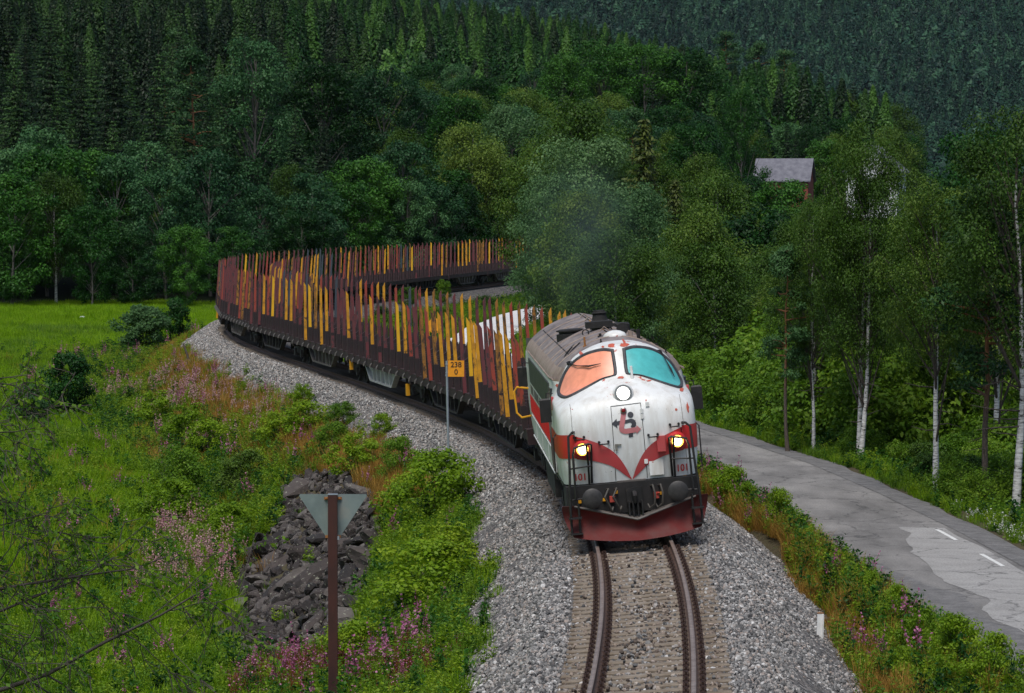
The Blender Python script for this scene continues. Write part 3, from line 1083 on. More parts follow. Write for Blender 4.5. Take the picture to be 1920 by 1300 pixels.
def stone_mesh(name, seed, mat, sub=1, flat=.75, jag=.22, size=1.0):
    rng = np.random.default_rng(seed)
    bm = bmesh.new()
    bmesh.ops.create_icosphere(bm, subdivisions=sub, radius=size)
    sc = np.array([1, rng.uniform(.65, .95), flat * rng.uniform(.8, 1.1)])
    cuts = [(_unit(rng.normal(size=(1, 3)))[0], rng.uniform(.45, .85)) for _ in range(7)]
    for v in bm.verts:
        p = np.array(v.co)
        for nrm, d in cuts:
            k = p @ nrm - d * size
            if k > 0: p = p - nrm * k
        p = p * sc * (1 + jag * rng.normal() * .25)
        v.co = p
    me = bpy.data.meshes.new(name)
    bm.to_mesh(me); bm.free()
    me.materials.append(mat)
    return me

# ------------------------------------------------------------------ ground
def uniq(a):
    return np.unique(np.round(np.concatenate(a), 3))


SCREE_OUT = [(-7.19, 120.21), (-5.55, 115.83), (-4.16, 106.92), (-3.49, 97.25), (-3.47, 89.13), (-3.42, 81.57), (-3.4, 74.26), (-5.77, 83.71), (-7.83, 90.11), (-7.81, 100.27), (-8.4, 109.94), (-7.34, 111.47), (-7.38, 117.49)]


def build_ground():
    xs = uniq([np.arange(-60, 45.01, .6), np.arange(-200, 200.1, 8), np.arange(-2400, 2400.1, 100)])
    ys = uniq([np.arange(-20, 60, 1.2), np.arange(60, 340, .9), np.arange(340, 620, 8), np.arange(620, 1500, 25), np.arange(1500, 4300.1, 60)])
    X, Y = np.meshgrid(xs, ys)
    Z = ground_z(X, Y)
    nx, ny = len(xs), len(ys)
    V = np.column_stack([X.ravel(), Y.ravel(), Z.ravel()])
    i = (np.arange(ny - 1)[:, None] * nx + np.arange(nx - 1)[None, :]).ravel()
    Q = np.column_stack([i, i + 1, i + nx + 1, i + nx])
    me = np_mesh('ground', V, quads=Q, mats=[MATS['ground']], smooth=True)
    t = X - track_x(Y)
    g = sstep(6.5, 10, -t + .8 * vnoise(X * .4, Y * .3, 41))
    g = np.maximum(g, sstep(5.5, 7.5, t) * (Y > 120) * .8)
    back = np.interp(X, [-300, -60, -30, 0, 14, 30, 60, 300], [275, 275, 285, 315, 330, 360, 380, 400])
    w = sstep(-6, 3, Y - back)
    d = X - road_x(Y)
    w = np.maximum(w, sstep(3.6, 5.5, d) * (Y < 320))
    sc_ = np.zeros(X.size, bool)
    q_ = SCREE_OUT
    for i_ in range(len(q_)):
        (x1, y1), (x2, y2) = q_[i_], q_[(i_ + 1) % len(q_)]
        sc_ ^= ((y1 > Y.ravel()) != (y2 > Y.ravel())) & (X.ravel() < (x2 - x1) * (Y.ravel() - y1) / (y2 - y1 + 1e-12) + x1)
    g = np.where(sc_.reshape(X.shape), 0, g)
    for nm, val in (('grass', g), ('wood', w)):
        a = me.attributes.new(nm, 'FLOAT', 'POINT')
        a.data.foreach_set('value', np.ascontiguousarray(val.ravel(), np.float32))
    o = place('ground', me)
    tag(o, 'grassy valley floor rising into wooded hillsides', None, None, 'structure')


build_ground()


def strip_mesh(name, ys, prof, mat, smooth=True):
    """prof(y) -> list of (x, z) across"""
    rows = [np.array([(x, y, z) for (x, z) in prof(y)]) for y in ys]
    k = len(rows[0]); n = len(rows)
    V = np.concatenate(rows)
    i = (np.arange(n - 1)[:, None] * k + np.arange(k - 1)[None, :]).ravel()
    return np_mesh(name, V, quads=np.column_stack([i, i + 1, i + k + 1, i + k]), mats=[mat], smooth=smooth)


# ballast bed
def ballast_prof(y):
    ts = np.concatenate([np.linspace(-4.6, -2, 9), np.linspace(-1.85, 1.85, 12), np.linspace(2, 4.6, 9)])
    x0 = track_x(y)
    tt = ts + np.where(np.abs(ts) > 2, .12 * vnoise(ts * 0 + y * .7, ts, 5), 0)
    return list(zip(x0 + tt, ballast_z(ts, y)))


o = place('ballast', strip_mesh('ballast', np.arange(22, 345, .8), ballast_prof, MATS['ballast_bed']))
tag(o, 'grey crushed stone ballast bed under the railway track', None, None, 'structure')

# road and what lies on it
hwf = lambda y: np.interp(y, ROAD[:, 1], ROAD[:, 2])


def road_prof(y):
    x = road_x(y); h = hwf(y)
    us = np.linspace(-1, 1, 9)
    return [(x + u * (h + (.12 * vnoise(y * .5, u * 3, 8) if abs(u) == 1 else 0)), ROAD_Z + .03 * (1 - u * u)) for u in us]


road = place('road', strip_mesh('road', np.arange(22, 150, 1.0), road_prof, MATS['asphalt']))
tag(road, 'worn grey asphalt road beside the railway', None, None, 'structure')
lane = place('road', strip_mesh('pale_lane', np.arange(150, 318, 1.5), road_prof, MATS['pale_lane']))
tag(lane, 'pale bright road curving behind the timber wagons', None, None, 'structure')


def verge_prof(side):
    def f(y):
        x = road_x(y); h = hwf(y)
        a = .95 + .2 * vnoise(y * .35, side, 12)
        us = np.linspace(0, 1, 4)
        return [(x + side * (h - .12 + u * a), ROAD_Z + .012 - .03 * u - .03 * (u > .9)) for u in us]
    return f


for sd in (1,):
    vg = place('gravel_verge', strip_mesh('gravel_verge', np.arange(22, 148, 1.0), verge_prof(sd), MATS['road_gravel']))
    tag(vg, 'dark gravel verge along the %s edge of the asphalt road' % ('railway' if sd < 0 else 'forest'), None, None, 'structure')


def patch_prof(y):
    x = road_x(y); h = hwf(y)
    r = .86 + .03 * vnoise(y * .4, 1.0, 19)
    k = sstep(84.5, 77, y)
    l = .50 - .62 * k + .16 * vnoise(y * .33, 2.0, 17) + .05 * vnoise(y * 1.3, 5.0, 18)
    l = min(l, r - .02)
    return [(x + u * h, ROAD_Z + .03 * (1 - u * u) + .006) for u in np.linspace(l, r, 6)]



def gravel_prof(y):
    x = road_x(y); h = hwf(y)
    k = sstep(86, 70, y)
    r = -.93 + .62 * k + .18 * vnoise(y * .30, 7.0, 23) * k + .06 * vnoise(y * 1.1, 3.0, 24)
    r = max(r, -.97)
    return [(x + u * h, ROAD_Z + .03 * (1 - u * u) + .006) for u in np.linspace(-1.0, r, 6)]


gp = place('gravel_patch', strip_mesh('gravel_patch', np.arange(22, 90.0, .5), gravel_prof, MATS['road_gravel']))
tag(gp, 'dark gravel spread over the railway side of the road', None, None, 'structure')
pt = place('asphalt_patch', strip_mesh('asphalt_patch', np.arange(22, 85.0, .5), patch_prof, MATS['pale_asphalt']))
tag(pt, 'paler asphalt surface with a ragged edge on the road', None, None, 'structure')
for i, y0 in enumerate((84.0, 78.2, 72.6, 67.0, 61.5)):
    mb = MB()
    n = 5
    vs = []
    for k in range(n):
        y = y0 - 2.6 * k / (n - 1)
        xc = road_x(y) + .73 * hwf(y)
        for dx in (-.05, .05):
            u = .73
            vs.append((xc + dx, y, ROAD_Z + .03 * (1 - u * u) + .012))
    mb.add(vs, [(2 * k, 2 * k + 1, 2 * k + 3, 2 * k + 2) for k in range(n - 1)])
    ob = mb.build('edge_line', MATS['road_paint'], road)

# river glimpsed through the trees
V = np.array([(15, 150, -4.9), (95, 150, -4.9), (95, 372, -4.9), (15, 372, -4.9)], float)
m, nt, bs, out = base_mat('river_water')
bs.inputs['Base Color'].default_value = (.16, .18, .19, 1)
bs.inputs['Roughness'].default_value = .12
n_ = tex_noise(nt, .9, 5, .65, stretch=(1, .3, 1))
bump(nt, bs, n_.outputs[0], .5, .3)
tag(place('river', np_mesh('river', V, quads=[[0, 1, 2, 3]], mats=[m])), 'pale river water glinting behind the trees', None, None, 'structure')


# ------------------------------------------------------------------ railway track
def frame_at(y):
    """centre, tangent, right and up of the canted track at y"""
    s = float(track_slope(y)); c = float(track_cant(y))
    t = Vector((s, 1, 0)).normalized()
    l = Vector((t.y, -t.x, 0))
    r = l * math.cos(c) + Vector((0, 0, 1)) * math.sin(c)
    return Vector((float(track_x(y)), y, 0)), t, r, r.cross(t).normalized()


track = empty('railway_track', (float(track_x(60)), 60, -.2))
tag(track, 'single railway track of two steel rails on concrete sleepers', None, None, 'structure')
INV = Matrix.Translation(track.location).inverted()
RP = [(-.036, 0), (.036, 0), (.036, -.038), (.010, -.052), (.010, -.125), (.07, -.145), (.07, -.158), (-.07, -.158), (-.07, -.145), (-.010, -.125), (-.010, -.052), (-.036, -.038)]
for sd in (-1, 1):
    ys = np.concatenate([np.arange(22, 130, .5), np.arange(130, 342, 1.0)])
    V = []
    for y in ys:
        c, t, r, u = frame_at(y)
        for (a, b) in RP:
            V.append(INV @ (c + r * (sd * .753 + a) + u * b))
    k = len(RP); n = len(ys)
    Q = []; MI = []
    for i in range(n - 1):
        for j in range(k):
            Q.append((i * k + j, i * k + (j + 1) % k, (i + 1) * k + (j + 1) % k, (i + 1) * k + j)); MI.append(1 if j == 0 else 0)
    place('rail', np_mesh('rail', np.array(V), quads=Q, mats=[MATS['rail_rust'], MATS['rail_head']], mat_idx=MI), track)
mb = MB(); mb.cbox(-1.3, 1.3, -.115, .115, -.36, -.162, .02)
for s in (-1, 1):
    mb.cbox(s * .753 - .17, s * .753 + .17, -.13, .13, -.2, -.152, .012)
SLEEPER = mb.mesh('sleeper', MATS['sleeper'])
mb = MB()
mb.box(-.05, .05, -.085, .085, -.155, -.135)
mb.tube([(-.035, -.06, -.13), (-.035, .02, -.09), (0, .07, -.085), (.035, .02, -.09), (.035, -.06, -.13)], .013, 5)
mb.tube([(0, 0, -.15), (0, 0, -.085)], .022, 6)
CLIP = mb.mesh('rail_clip', MATS['clip_iron'])
L0 = len_of_y(40)
for i in range(300):
    y = float(y_of_len(L0 + .6 * i))
    if y > 215: break
    c, t, r, u = frame_at(y)
    M = Matrix((r, t, u)).transposed().to_4x4()
    M.translation = c - track.location
    so = place('sleeper', SLEEPER, track)
    so.matrix_local = M
    if y < 96:
        for sx in (-.753, .753):
            for e in (-.125, .125):
                place('rail_clip', CLIP, so, (sx + e, 0, 0))

# ------------------------------------------------------------------ the locomotive (local: x right, y towards its rear, z up from rail top)
LOCO_Y = 73.0
s0 = float(len_of_y(LOCO_Y))
pf = frame_at(float(y_of_len(s0 + 4.0))); pr = frame_at(float(y_of_len(s0 + 14.3)))
tt = (pr[0] - pf[0]).normalized()
cant = R(5.0)
lat = Vector((tt.y, -tt.x, 0))
rr_ = lat * math.cos(cant) + Vector((0, 0, 1)) * math.sin(cant)
uu = rr_.cross(tt).normalized()
LM = Matrix((rr_, tt, uu)).transposed().to_4x4()
LM.translation = pf[0] - tt * 4.0
loco = empty('locomotive')
loco.matrix_world = LM
tag(loco, 'round-nosed white diesel locomotive with red band, leading the train', 'locomotive')
LEN = 17.9

ROWS = [  # zc, yc, z_side, half width, depth of rounding, exponent
    (1.25, .20, 1.25, 1.47, 1.0, 4.4), (1.6, .11, 1.6, 1.51, 1.0, 4.4), (2.0, .05, 2.0, 1.53, 1.0, 4.3), (2.4, .03, 2.38, 1.53, 1.0, 4.2),
    (2.7, .08, 2.64, 1.53, 1.05, 4.0), (2.95, .20, 2.80, 1.53, 1.2, 3.6), (3.12, .42, 2.88, 1.53, 1.5, 3.0), (3.24, .66, 2.94, 1.52, 1.8, 2.6),
    (3.32, .84, 3.00, 1.52, 2.0, 2.45), (3.50, .95, 3.10, 1.515, 2.1, 2.4), (3.75, 1.12, 3.28, 1.50, 2.2, 2.35), (3.95, 1.30, 3.42, 1.45, 2.2, 2.3),
    (4.02, 1.50, 3.54, 1.36, 2.0, 2.3), (4.06, 1.85, 3.67, 1.20, 1.7, 2.3), (4.09, 2.4, 3.83, .95, 1.3, 2.3), (4.11, 3.0, 3.97, .62, 1.0, 2.2), (4.12, 3.8, 4.06, .32, .7, 2.2), (4.125, 4.8, 4.125, .02, .3, 2.2)]
ROWS = np.array(ROWS)
ROWS[:, 3] *= .942


def body_grid(nr=70, nc=33):
    k = np.linspace(0, len(ROWS) - 1, nr)
    ix = np.arange(len(ROWS))
    # smooth interpolation of every column of the table
    W = np.column_stack([np.interp(k, ix, ROWS[:, j]) for j in range(6)])
    for _ in range(2):
        W[1:-1] = (W[:-2] + 2 * W[1:-1] + W[2:]) / 4
    V = []
    th = np.linspace(-np.pi / 2, np.pi / 2, nc)
    for (zc, yc, zs, w, b, e) in W:
        sx = np.sign(np.sin(th)) * np.abs(np.sin(th)) ** (2 / e)
        cy_ = np.abs(np.cos(th)) ** (2 / e)
        x = w * sx
        y = yc + b * (1 - cy_)
        z = zc + (zs - zc) * np.abs(sx) ** 2.2
        row = [(-w, LEN, zs), (-w, yc + b + 3, zs)] + list(zip(x, y, z)) + [(w, yc + b + 3, zs), (w, LEN, zs)]
        V.append(row)
    return np.array(V)


G = body_grid()
nr, ncg = G.shape[:2]
i = (np.arange(nr - 1)[:, None] * ncg + np.arange(ncg - 1)[None, :]).ravel()
bm = bmesh.new()
me0 = np_mesh('tmp', G.reshape(-1, 3), quads=np.column_stack([i, i + 1, i + ncg + 1, i + ncg]))
bm.from_mesh(me0)
bmesh.ops.remove_doubles(bm, verts=bm.verts, dist=.002)
for co, no in (((0, 1.95, 0), (0, 1, 0)), ((0, 0, 3.30), (0, 0, 1)), ((0, 0, 3.58), (0, 0, 1))):
    bmesh.ops.bisect_plane(bm, geom=bm.verts[:] + bm.edges[:] + bm.faces[:], dist=1e-4, plane_co=co, plane_no=no)
bmesh.ops.recalc_face_normals(bm, faces=bm.faces)
BV = BVHTree.FromBMesh(bm)


def split_faces(test):
    b2 = bm.copy()
    kill = [f for f in b2.faces if not test(f.calc_center_median())]
    bmesh.ops.delete(b2, geom=kill, context='FACES')
    me = bpy.data.meshes.new('part'); b2.to_mesh(me); b2.free()
    me.polygons.foreach_set('use_smooth', [True] * len(me.polygons))
    return me


is_roof = lambda c: c.y > 1.95 and c.z > 3.58
is_edge = lambda c: c.y > 1.95 and 3.30 < c.z < 3.58
for nm, fn, mt in (('body', lambda c: not is_roof(c) and not is_edge(c), 'loco_white'), ('roof', is_roof, 'roof_dirt'), ('roof_edge', is_edge, 'roof_edge')):
    me = split_faces(fn); me.name = nm; me.materials.append(MATS[mt])
    ob = place(nm, me, loco)
    if nm == 'roof': roof_ob = ob
    if nm == 'body': body_ob = ob
mb = MB(); mb.box(-1.38, 1.38, LEN - .05, LEN - .01, 1.25, 3.6); mb.box(-1.4, 1.4, .9, LEN - .1, 1.2, 1.27); mb.build('rear_wall', MATS['side_dark'], loco)


def on_body(x, z, off=0.0):
    h = BV.ray_cast(Vector((x, -4, z)), Vector((0, 1, 0)))
    if h[0] is None:
        h = BV.find_nearest(Vector((x, .8, z)))
    n = h[1]
    if n.y > 0: n = -n
    return h[0] + n * off


def fan_patch(outline, off, rings=7):
    o = np.array(outline, float); c = o.mean(0); n = len(o)
    vs = []
    for k in range(1, rings + 1):
        for p in o:
            q = c + (p - c) * k / rings
            vs.append(on_body(q[0], q[1], off))
    vs.append(on_body(c[0], c[1], off))
    fs = []
    for k in range(rings - 1):
        for j in range(n):
            a = k * n + j; b = k * n + (j + 1) % n
            fs.append((a, b, b + n, a + n))
    ctr = rings * n
    for j in range(n):
        fs.append((ctr, j, (j + 1) % n))
    return vs, fs


def strip_patch(up, lo, off, k=5):
    vs = []; fs = []
    n = len(up)
    for a, b in zip(up, lo):
        for j in range(k + 1):
            t = j / k
            vs.append(on_body(a[0] + (b[0] - a[0]) * t, a[1] + (b[1] - a[1]) * t, off))
    for i in range(n - 1):
        for j in range(k):
            q = i * (k + 1) + j
            fs.append((q, q + 1, q + k + 2, q + k + 1))
    return vs, fs


def patch(name, vf, mat, parent=loco, smooth=True):
    mb = MB(); mb.add(*vf)
    me = mb.mesh(name, MATS[mat], False)
    # face the front
    if sum(p.normal.y for p in me.polygons) > 0: me.flip_normals()
    if smooth: me.polygons.foreach_set('use_smooth', [True] * len(me.polygons))
    return place(name, me, parent)


# windscreens
WIN = smooth_poly([(.13, 3.88), (.34, 3.905), (.65, 3.84), (.90, 3.70), (1.09, 3.50), (1.23, 3.23), (1.275, 3.07), (1.20, 3.02), (1.05, 3.06), (.7, 3.21), (.4, 3.34), (.2, 3.385), (.125, 3.45), (.13, 3.88)], 4)[:-1]
for sd, mt, lb in ((-1, 'pane_salmon', 'salmon pink windscreen pane'), (1, 'pane_teal', 'teal windscreen pane')):
    pts = [(sd * p[0], p[1]) for p in WIN]
    w = patch('windscreen', fan_patch(pts, .012), mt)
    w['label'] = lb
    c = np.mean(np.array(pts), 0)
    mb = MB()
    for (ra, rb, oa, ob_) in ((.955, 1.0, .014, .035), (1.0, 1.045, .035, .035), (1.045, 1.075, .035, .002)):
        vs = []; n = len(pts)
        for f, of in ((ra, oa), (rb, ob_)):
            for p in pts:
                q = c + (np.array(p) - c) * f
                vs.append(on_body(q[0], q[1], of))
        mb.add(vs, [(j, (j + 1) % n, n + (j + 1) % n, n + j) for j in range(n)])
    mb.build('window_seal', MATS['rubber'], w, smooth=True)
# white edge strips inside the panes
# wipers
for sd, pts in ((-1, [(-1.02, 3.66), (-.85, 3.60), (-.62, 3.585), (-.38, 3.62)]), (1, [(.88, 3.74), (.95, 3.55), (1.03, 3.36), (1.09, 3.19)])):
    mb = MB()
    P3 = [on_body(p[0], p[1], .055) for p in pts]
    mb.tube(P3[:3], [.014, .012, .010], 6)
    mb.tube([P3[1] + Vector((0, -.01, 0)), P3[2] + Vector((0, -.02, 0)), P3[3]], [.008, .022, .007], 6)
    b0 = on_body(pts[0][0], pts[0][1], .0)
    mb.lathe([(.045, 0), (.045, .05), (.02, .07)], b0, (0, -1, .2), 10)
    mb.tube([b0 + Vector((-.1 * sd, -.03, .0)), b0 + Vector((-.05 * sd, -.06, .055)), b0 + Vector((.03 * sd, -.06, .05))], .012, 5)
    mb.build('wiper', MATS['black_metal'], loco)

# the red band running down to a point at the nose
UP = smooth_poly([(-1.40, 2.31), (-1.15, 2.27), (-.80, 2.15), (-.50, 2.0), (-.29, 1.82), (-.12, 1.55), (-.012, 1.29)], 6)
LO = smooth_poly([(-1.40, 1.83), (-1.15, 1.79), (-.82, 1.735), (-.56, 1.655), (-.34, 1.545), (-.14, 1.375), (-.004, 1.262)], 6)


def side_wrap(z0, z1, x_in, y_end, off, sd):
    """band that follows the round corner of the nose back along the side"""
    rows = []
    for z in np.linspace(z0, z1, 5):
        w, yc, b, e = (float(np.interp(z, ROWS[:9, 0], ROWS[:9, j])) for j in (3, 1, 4, 5))
        ta = math.asin(min(1, (x_in / w)) ** (e / 2))
        row = []
        for th in np.linspace(ta, math.pi / 2, 26):
            row.append(np.array((w * math.sin(th) ** (2 / e), yc + b * (1 - max(0, math.cos(th)) ** (2 / e)), z)))
        row.append(np.array((w, yc + b + .5, z))); row.append(np.array((w, y_end, z)))
        rr = np.array(row)
        d = np.gradient(rr[:, :2], axis=0); nn = np.column_stack([d[:, 1], -d[:, 0]]); nn /= np.linalg.norm(nn, axis=1)[:, None]
        rr[:, :2] += nn * off
        rr[:, 0] *= sd
        rows.append(rr)
    n = len(rows[0]); vs = np.concatenate(rows)
    fs = [(i * n + j, i * n + j + 1, (i + 1) * n + j + 1, (i + 1) * n + j) for i in range(4) for j in range(n - 1)]
    return [tuple(v) for v in vs], fs


for sd in (-1, 1):
    u = [(sd * p[0], p[1]) for p in UP if p[0] > -1.12]; l = [(sd * p[0], p[1]) for p in LO if p[0] > -1.12]
    m_ = min(len(u), len(l)); u, l = u[-m_:], l[-m_:]
    u = [(sd * 1.12, 2.285)] + u; l = [(sd * 1.12, 1.80)] + l
    k = 4
    patch('red_band', strip_patch(u[:k + 1], l[:k + 1], .012), 'loco_red')
    patch('red_band', strip_patch(u[k:], l[k:], .012), 'loco_red_faded')
    patch('red_band', side_wrap(1.80, 2.29, 1.11, 3.0, .012, sd), 'loco_red')
# nose door: recessed joints all round
for nm, a, b in (('door_joint', (-.315, 2.80), (-.335, 1.27)), ('door_joint', (.30, 2.82), (.315, 1.27)), ('door_joint', (-.315, 2.80), (.30, 2.82))):
    n = 24; hw = .006
    P = [np.array(a) + (np.array(b) - np.array(a)) * t for t in np.linspace(0, 1, n)]
    d = np.array(b) - np.array(a); q = np.array([-d[1], d[0]]) / np.linalg.norm(d) * hw
    patch(nm, strip_patch([p + q for p in P], [p - q for p in P], .008, 1), 'letter_black')
for a, b in (((-1.13, 2.9), (-1.16, 1.27)), ((1.13, 2.9), (1.16, 1.27)), ((-1.30, 2.2), (-.34, 2.62)), ):
    n = 26; hw = .004
    P = [np.array(a) + (np.array(b) - np.array(a)) * t for t in np.linspace(0, 1, n)]
    d = np.array(b) - np.array(a); q = np.array([-d[1], d[0]]) / np.linalg.norm(d) * hw
    if a[0] != -1.30: patch('panel_seam', strip_patch([p + q for p in P], [p - q for p in P], .005, 1), 'frame_grey')
for x, z0, z1, n in ((-1.10, 1.32, 2.75, 16), (1.10, 1.32, 2.75, 16)):
    mb = MB()
    for z in np.linspace(z0, z1, n):
        p = on_body(x, z, -.002); mb.lathe([(.010, 0), (.008, .006)], p, (0, -1, 0), 6)
    tag(mb.build('rivets', MATS['loco_white'], loco), kind='stuff')
for z in (2.55, 2.66, 1.62):
    p = on_body(.31, z, .0)
    mb = MB(); mb.box(p.x - .035, p.x + .035, p.y - .03, p.y + .02, z - .045, z + .045); mb.tube([(p.x, p.y - .04, z - .05), (p.x, p.y - .04, z + .05)], .012, 6)
    mb.build('door_hinge', MATS['loco_white'], loco)
p = on_body(-.27, 2.0, 0)
mb = MB(); mb.box(p.x - .03, p.x + .10, p.y - .035, p.y - .01, 2.0, 2.025); mb.box(p.x - .03, p.x + .02, p.y - .03, p.y + .01, 1.90, 2.03)
mb.build('door_latch', MATS['steel_ring'], loco)
mb = MB(); p = on_body(0, 1.27, 0); mb.box(-.31, .27, p.y - .07, p.y + .02, 1.225, 1.262); mb.build('door_sill', MATS['frame_grey'], loco)

# emblem on the door
C0 = np.array([-.03, 2.40])


def em(pts):
    return [tuple(C0 + np.array(p)) for p in pts]


def circ(cx, cz, r, n=18):
    return [(cx + r * math.cos(a), cz + r * math.sin(a)) for a in np.linspace(0, 2 * np.pi, n, endpoint=False)]


patch('emblem', fan_patch(em(circ(.10, .20, .062)), .010, 3), 'emblem_dark')
arc = [(.10 + .10 * math.cos(a), .02 + .10 * math.sin(a)) for a in np.linspace(1.75, -1.5, 12)]
arc2 = [(.08 + .03 * math.cos(a), .01 + .035 * math.sin(a)) for a in np.linspace(1.75, -1.5, 12)]
patch('emblem', strip_patch(em(arc), em(arc2), .010, 2), 'emblem_dark')
patch('emblem', fan_patch(em([(-.30, .05), (-.19, .145), (-.19, -.045)]), .010, 3), 'emblem_dark')
patch('emblem', strip_patch(em([(-.20, .09), (-.10, .10), (.0, .105), (.09, .12)]), em([(-.20, .015), (-.10, .02), (.0, .035), (.08, .05)]), .010, 2), 'emblem_dark')
patch('emblem', fan_patch(em([(.03, -.175), (.12, -.165), (.115, -.25), (.025, -.255)]), .010, 2), 'emblem_dark')
ce = smooth_poly([(-.03, .27), (-.075, .08), (-.105, -.04), (-.09, -.10), (-.02, -.125), (.08, -.118), (.20, -.11)], 4)
ce = np.array(ce); dd = np.gradient(ce, axis=0); nn = np.column_stack([-dd[:, 1], dd[:, 0]]) / np.linalg.norm(dd, axis=1)[:, None] * .052
patch('emblem', strip_patch(em(ce + nn), em(ce - nn), .014, 2), 'emblem_red')
patch('emblem', fan_patch(em([(.20, -.02), (.29, -.105), (.19, -.20)]), .014, 3), 'emblem_red')
p = on_body(-.065, 2.70, 0)
mb = MB(); mb.lathe([(.065, -.03), (.065, .05), (.052, .06)], p, (0, -1, .1), 16); ml = mb.build('marker_lamp', MATS['steel_ring'], loco, smooth=True)
mb = MB(); mb.lathe([(.046, .055), (.04, .075), (.02, .085)], p, (0, -1, .1), 14); mb.build('lens', MATS['lens_red'], ml, smooth=True)


# rusty patches where the paint has gone
rp = np.random.default_rng(3)
for (x, z, sa, sb) in ((-.12, 3.985, .085, .045), (.14, 3.975, .11, .035), (.16, 4.03, .03, .05), (-.74, 3.85, .04, .05), (-.02, 3.335, .075, .03), (1.22, 2.965, .06, .035), (1.27, 2.63, .028, .11), (1.02, 2.62, .03, .03), (-1.29, 3.22, .035, .035), (.55, 3.22, .06, .015), (-.30, 3.97, .03, .02), (.42, 2.86, .015, .015)):
    pts = [(x + sa * math.cos(a) * rp.uniform(.6, 1.15), z + sb * math.sin(a) * rp.uniform(.6, 1.15)) for a in np.linspace(0, 6.283, 13)[:-1]]
    patch('rust_patch', fan_patch(pts, .007, 2), 'chip_red')


# lettering pressed onto the nose
def letters(txt, size, x, z, mat, parent, name, extr=0):
    cu = bpy.data.curves.new('t', 'FONT'); cu.body = txt; cu.size = size; cu.align_x = 'CENTER'; cu.align_y = 'CENTER'; cu.offset = size * .02
    to = bpy.data.objects.new('t', cu); COL.objects.link(to)
    bpy.context.view_layer.update()
    me = bpy.data.meshes.new_from_object(to.evaluated_get(bpy.context.evaluated_depsgraph_get()))
    bpy.data.objects.remove(to)
    return me


for sd, x, z in ((-1, -1.055, 1.40), (1, 1.05, 1.41)):
    me = letters('101', .20, 0, 0, None, None, '')
    for v in me.vertices:
        v.co = on_body(x + v.co.x * .9, z + v.co.y, .009)
    me.materials.clear(); me.materials.append(MATS['loco_red'])
    for v in me.vertices: v.co.y -= .018
    place('fleet_number', me, loco)

# headlights
hp = on_body(-.03, 3.03, 0)
mb = MB(); mb.lathe([(.215, -.10), (.215, .05), (.20, .075), (.175, .085), (.165, .06), (.13, .05)], hp, (0, -1, .16), 28); h1 = mb.build('top_headlight', MATS['loco_white'], loco, smooth=True)
mb = MB(); mb.lathe([(.185, .078), (.180, .104), (.135, .108), (.125, .075)], hp, (0, -1, .16), 28); mb.build('bezel', MATS['steel_ring'], h1, smooth=True)
mb = MB(); mb.lathe([(.122, .070), (.118, .098), (.07, .112)], hp, (0, -1, .16), 24); mb.build('lens', MATS['lamp_white'], h1, smooth=True)
for sd in (-1, 1):
    p = on_body(sd * .96, 1.98, 0)
    p.y = min(p.y, .40)
    ax = (sd * .10, -1, .04)
    mb = MB(); mb.lathe([(.20, -.45), (.20, .06), (.185, .12), (.15, .16), (.135, .16)], p, ax, 26); h1 = mb.build('headlight', MATS['loco_red'], loco, smooth=True)
    mb = MB(); mb.lathe([(.137, .155), (.122, .185), (.105, .165)], p, ax, 24); mb.build('bezel', MATS['lamp_dish'], h1, smooth=True)
    mb = MB(); mb.lathe([(.097, .145), (.092, .175), (.05, .19)], p, ax, 20); mb.build('lens', MATS['lamp_warm'], h1, smooth=True)
# box beside the headlamp, bracket by the door
p = on_body(.62, 2.02, 0); mb = MB(); mb.box(.56, .73, p.y - .08, p.y + .12, 1.80, 2.12); mb.build('lamp_box', MATS['loco_red_faded'], loco)
p = on_body(.44, 2.80, 0); mb = MB(); mb.cbox(.40, .47, p.y - .06, p.y + .03, 2.74, 2.84, .012); mb.build('bracket', MATS['loco_white'], loco)
p = on_body(.38, 1.62, 0); mb = MB(); mb.box(.37, .66, p.y - .010, p.y + .03, 1.32, 1.66); mb.build('hatch', MATS['loco_white'], loco)
p = on_body(.22, 3.30, 0)
mb = MB(); mb.tube([(p.x, p.y, 3.16), (p.x - .01, p.y - .02, 3.56)], [.028, .026], 8); mb.lathe([(.06, 0), (.05, .02)], (p.x, p.y - .02, 3.17), (0, 0, 1), 10); mb.build('aerial', MATS['marker_white'], loco, smooth=True)

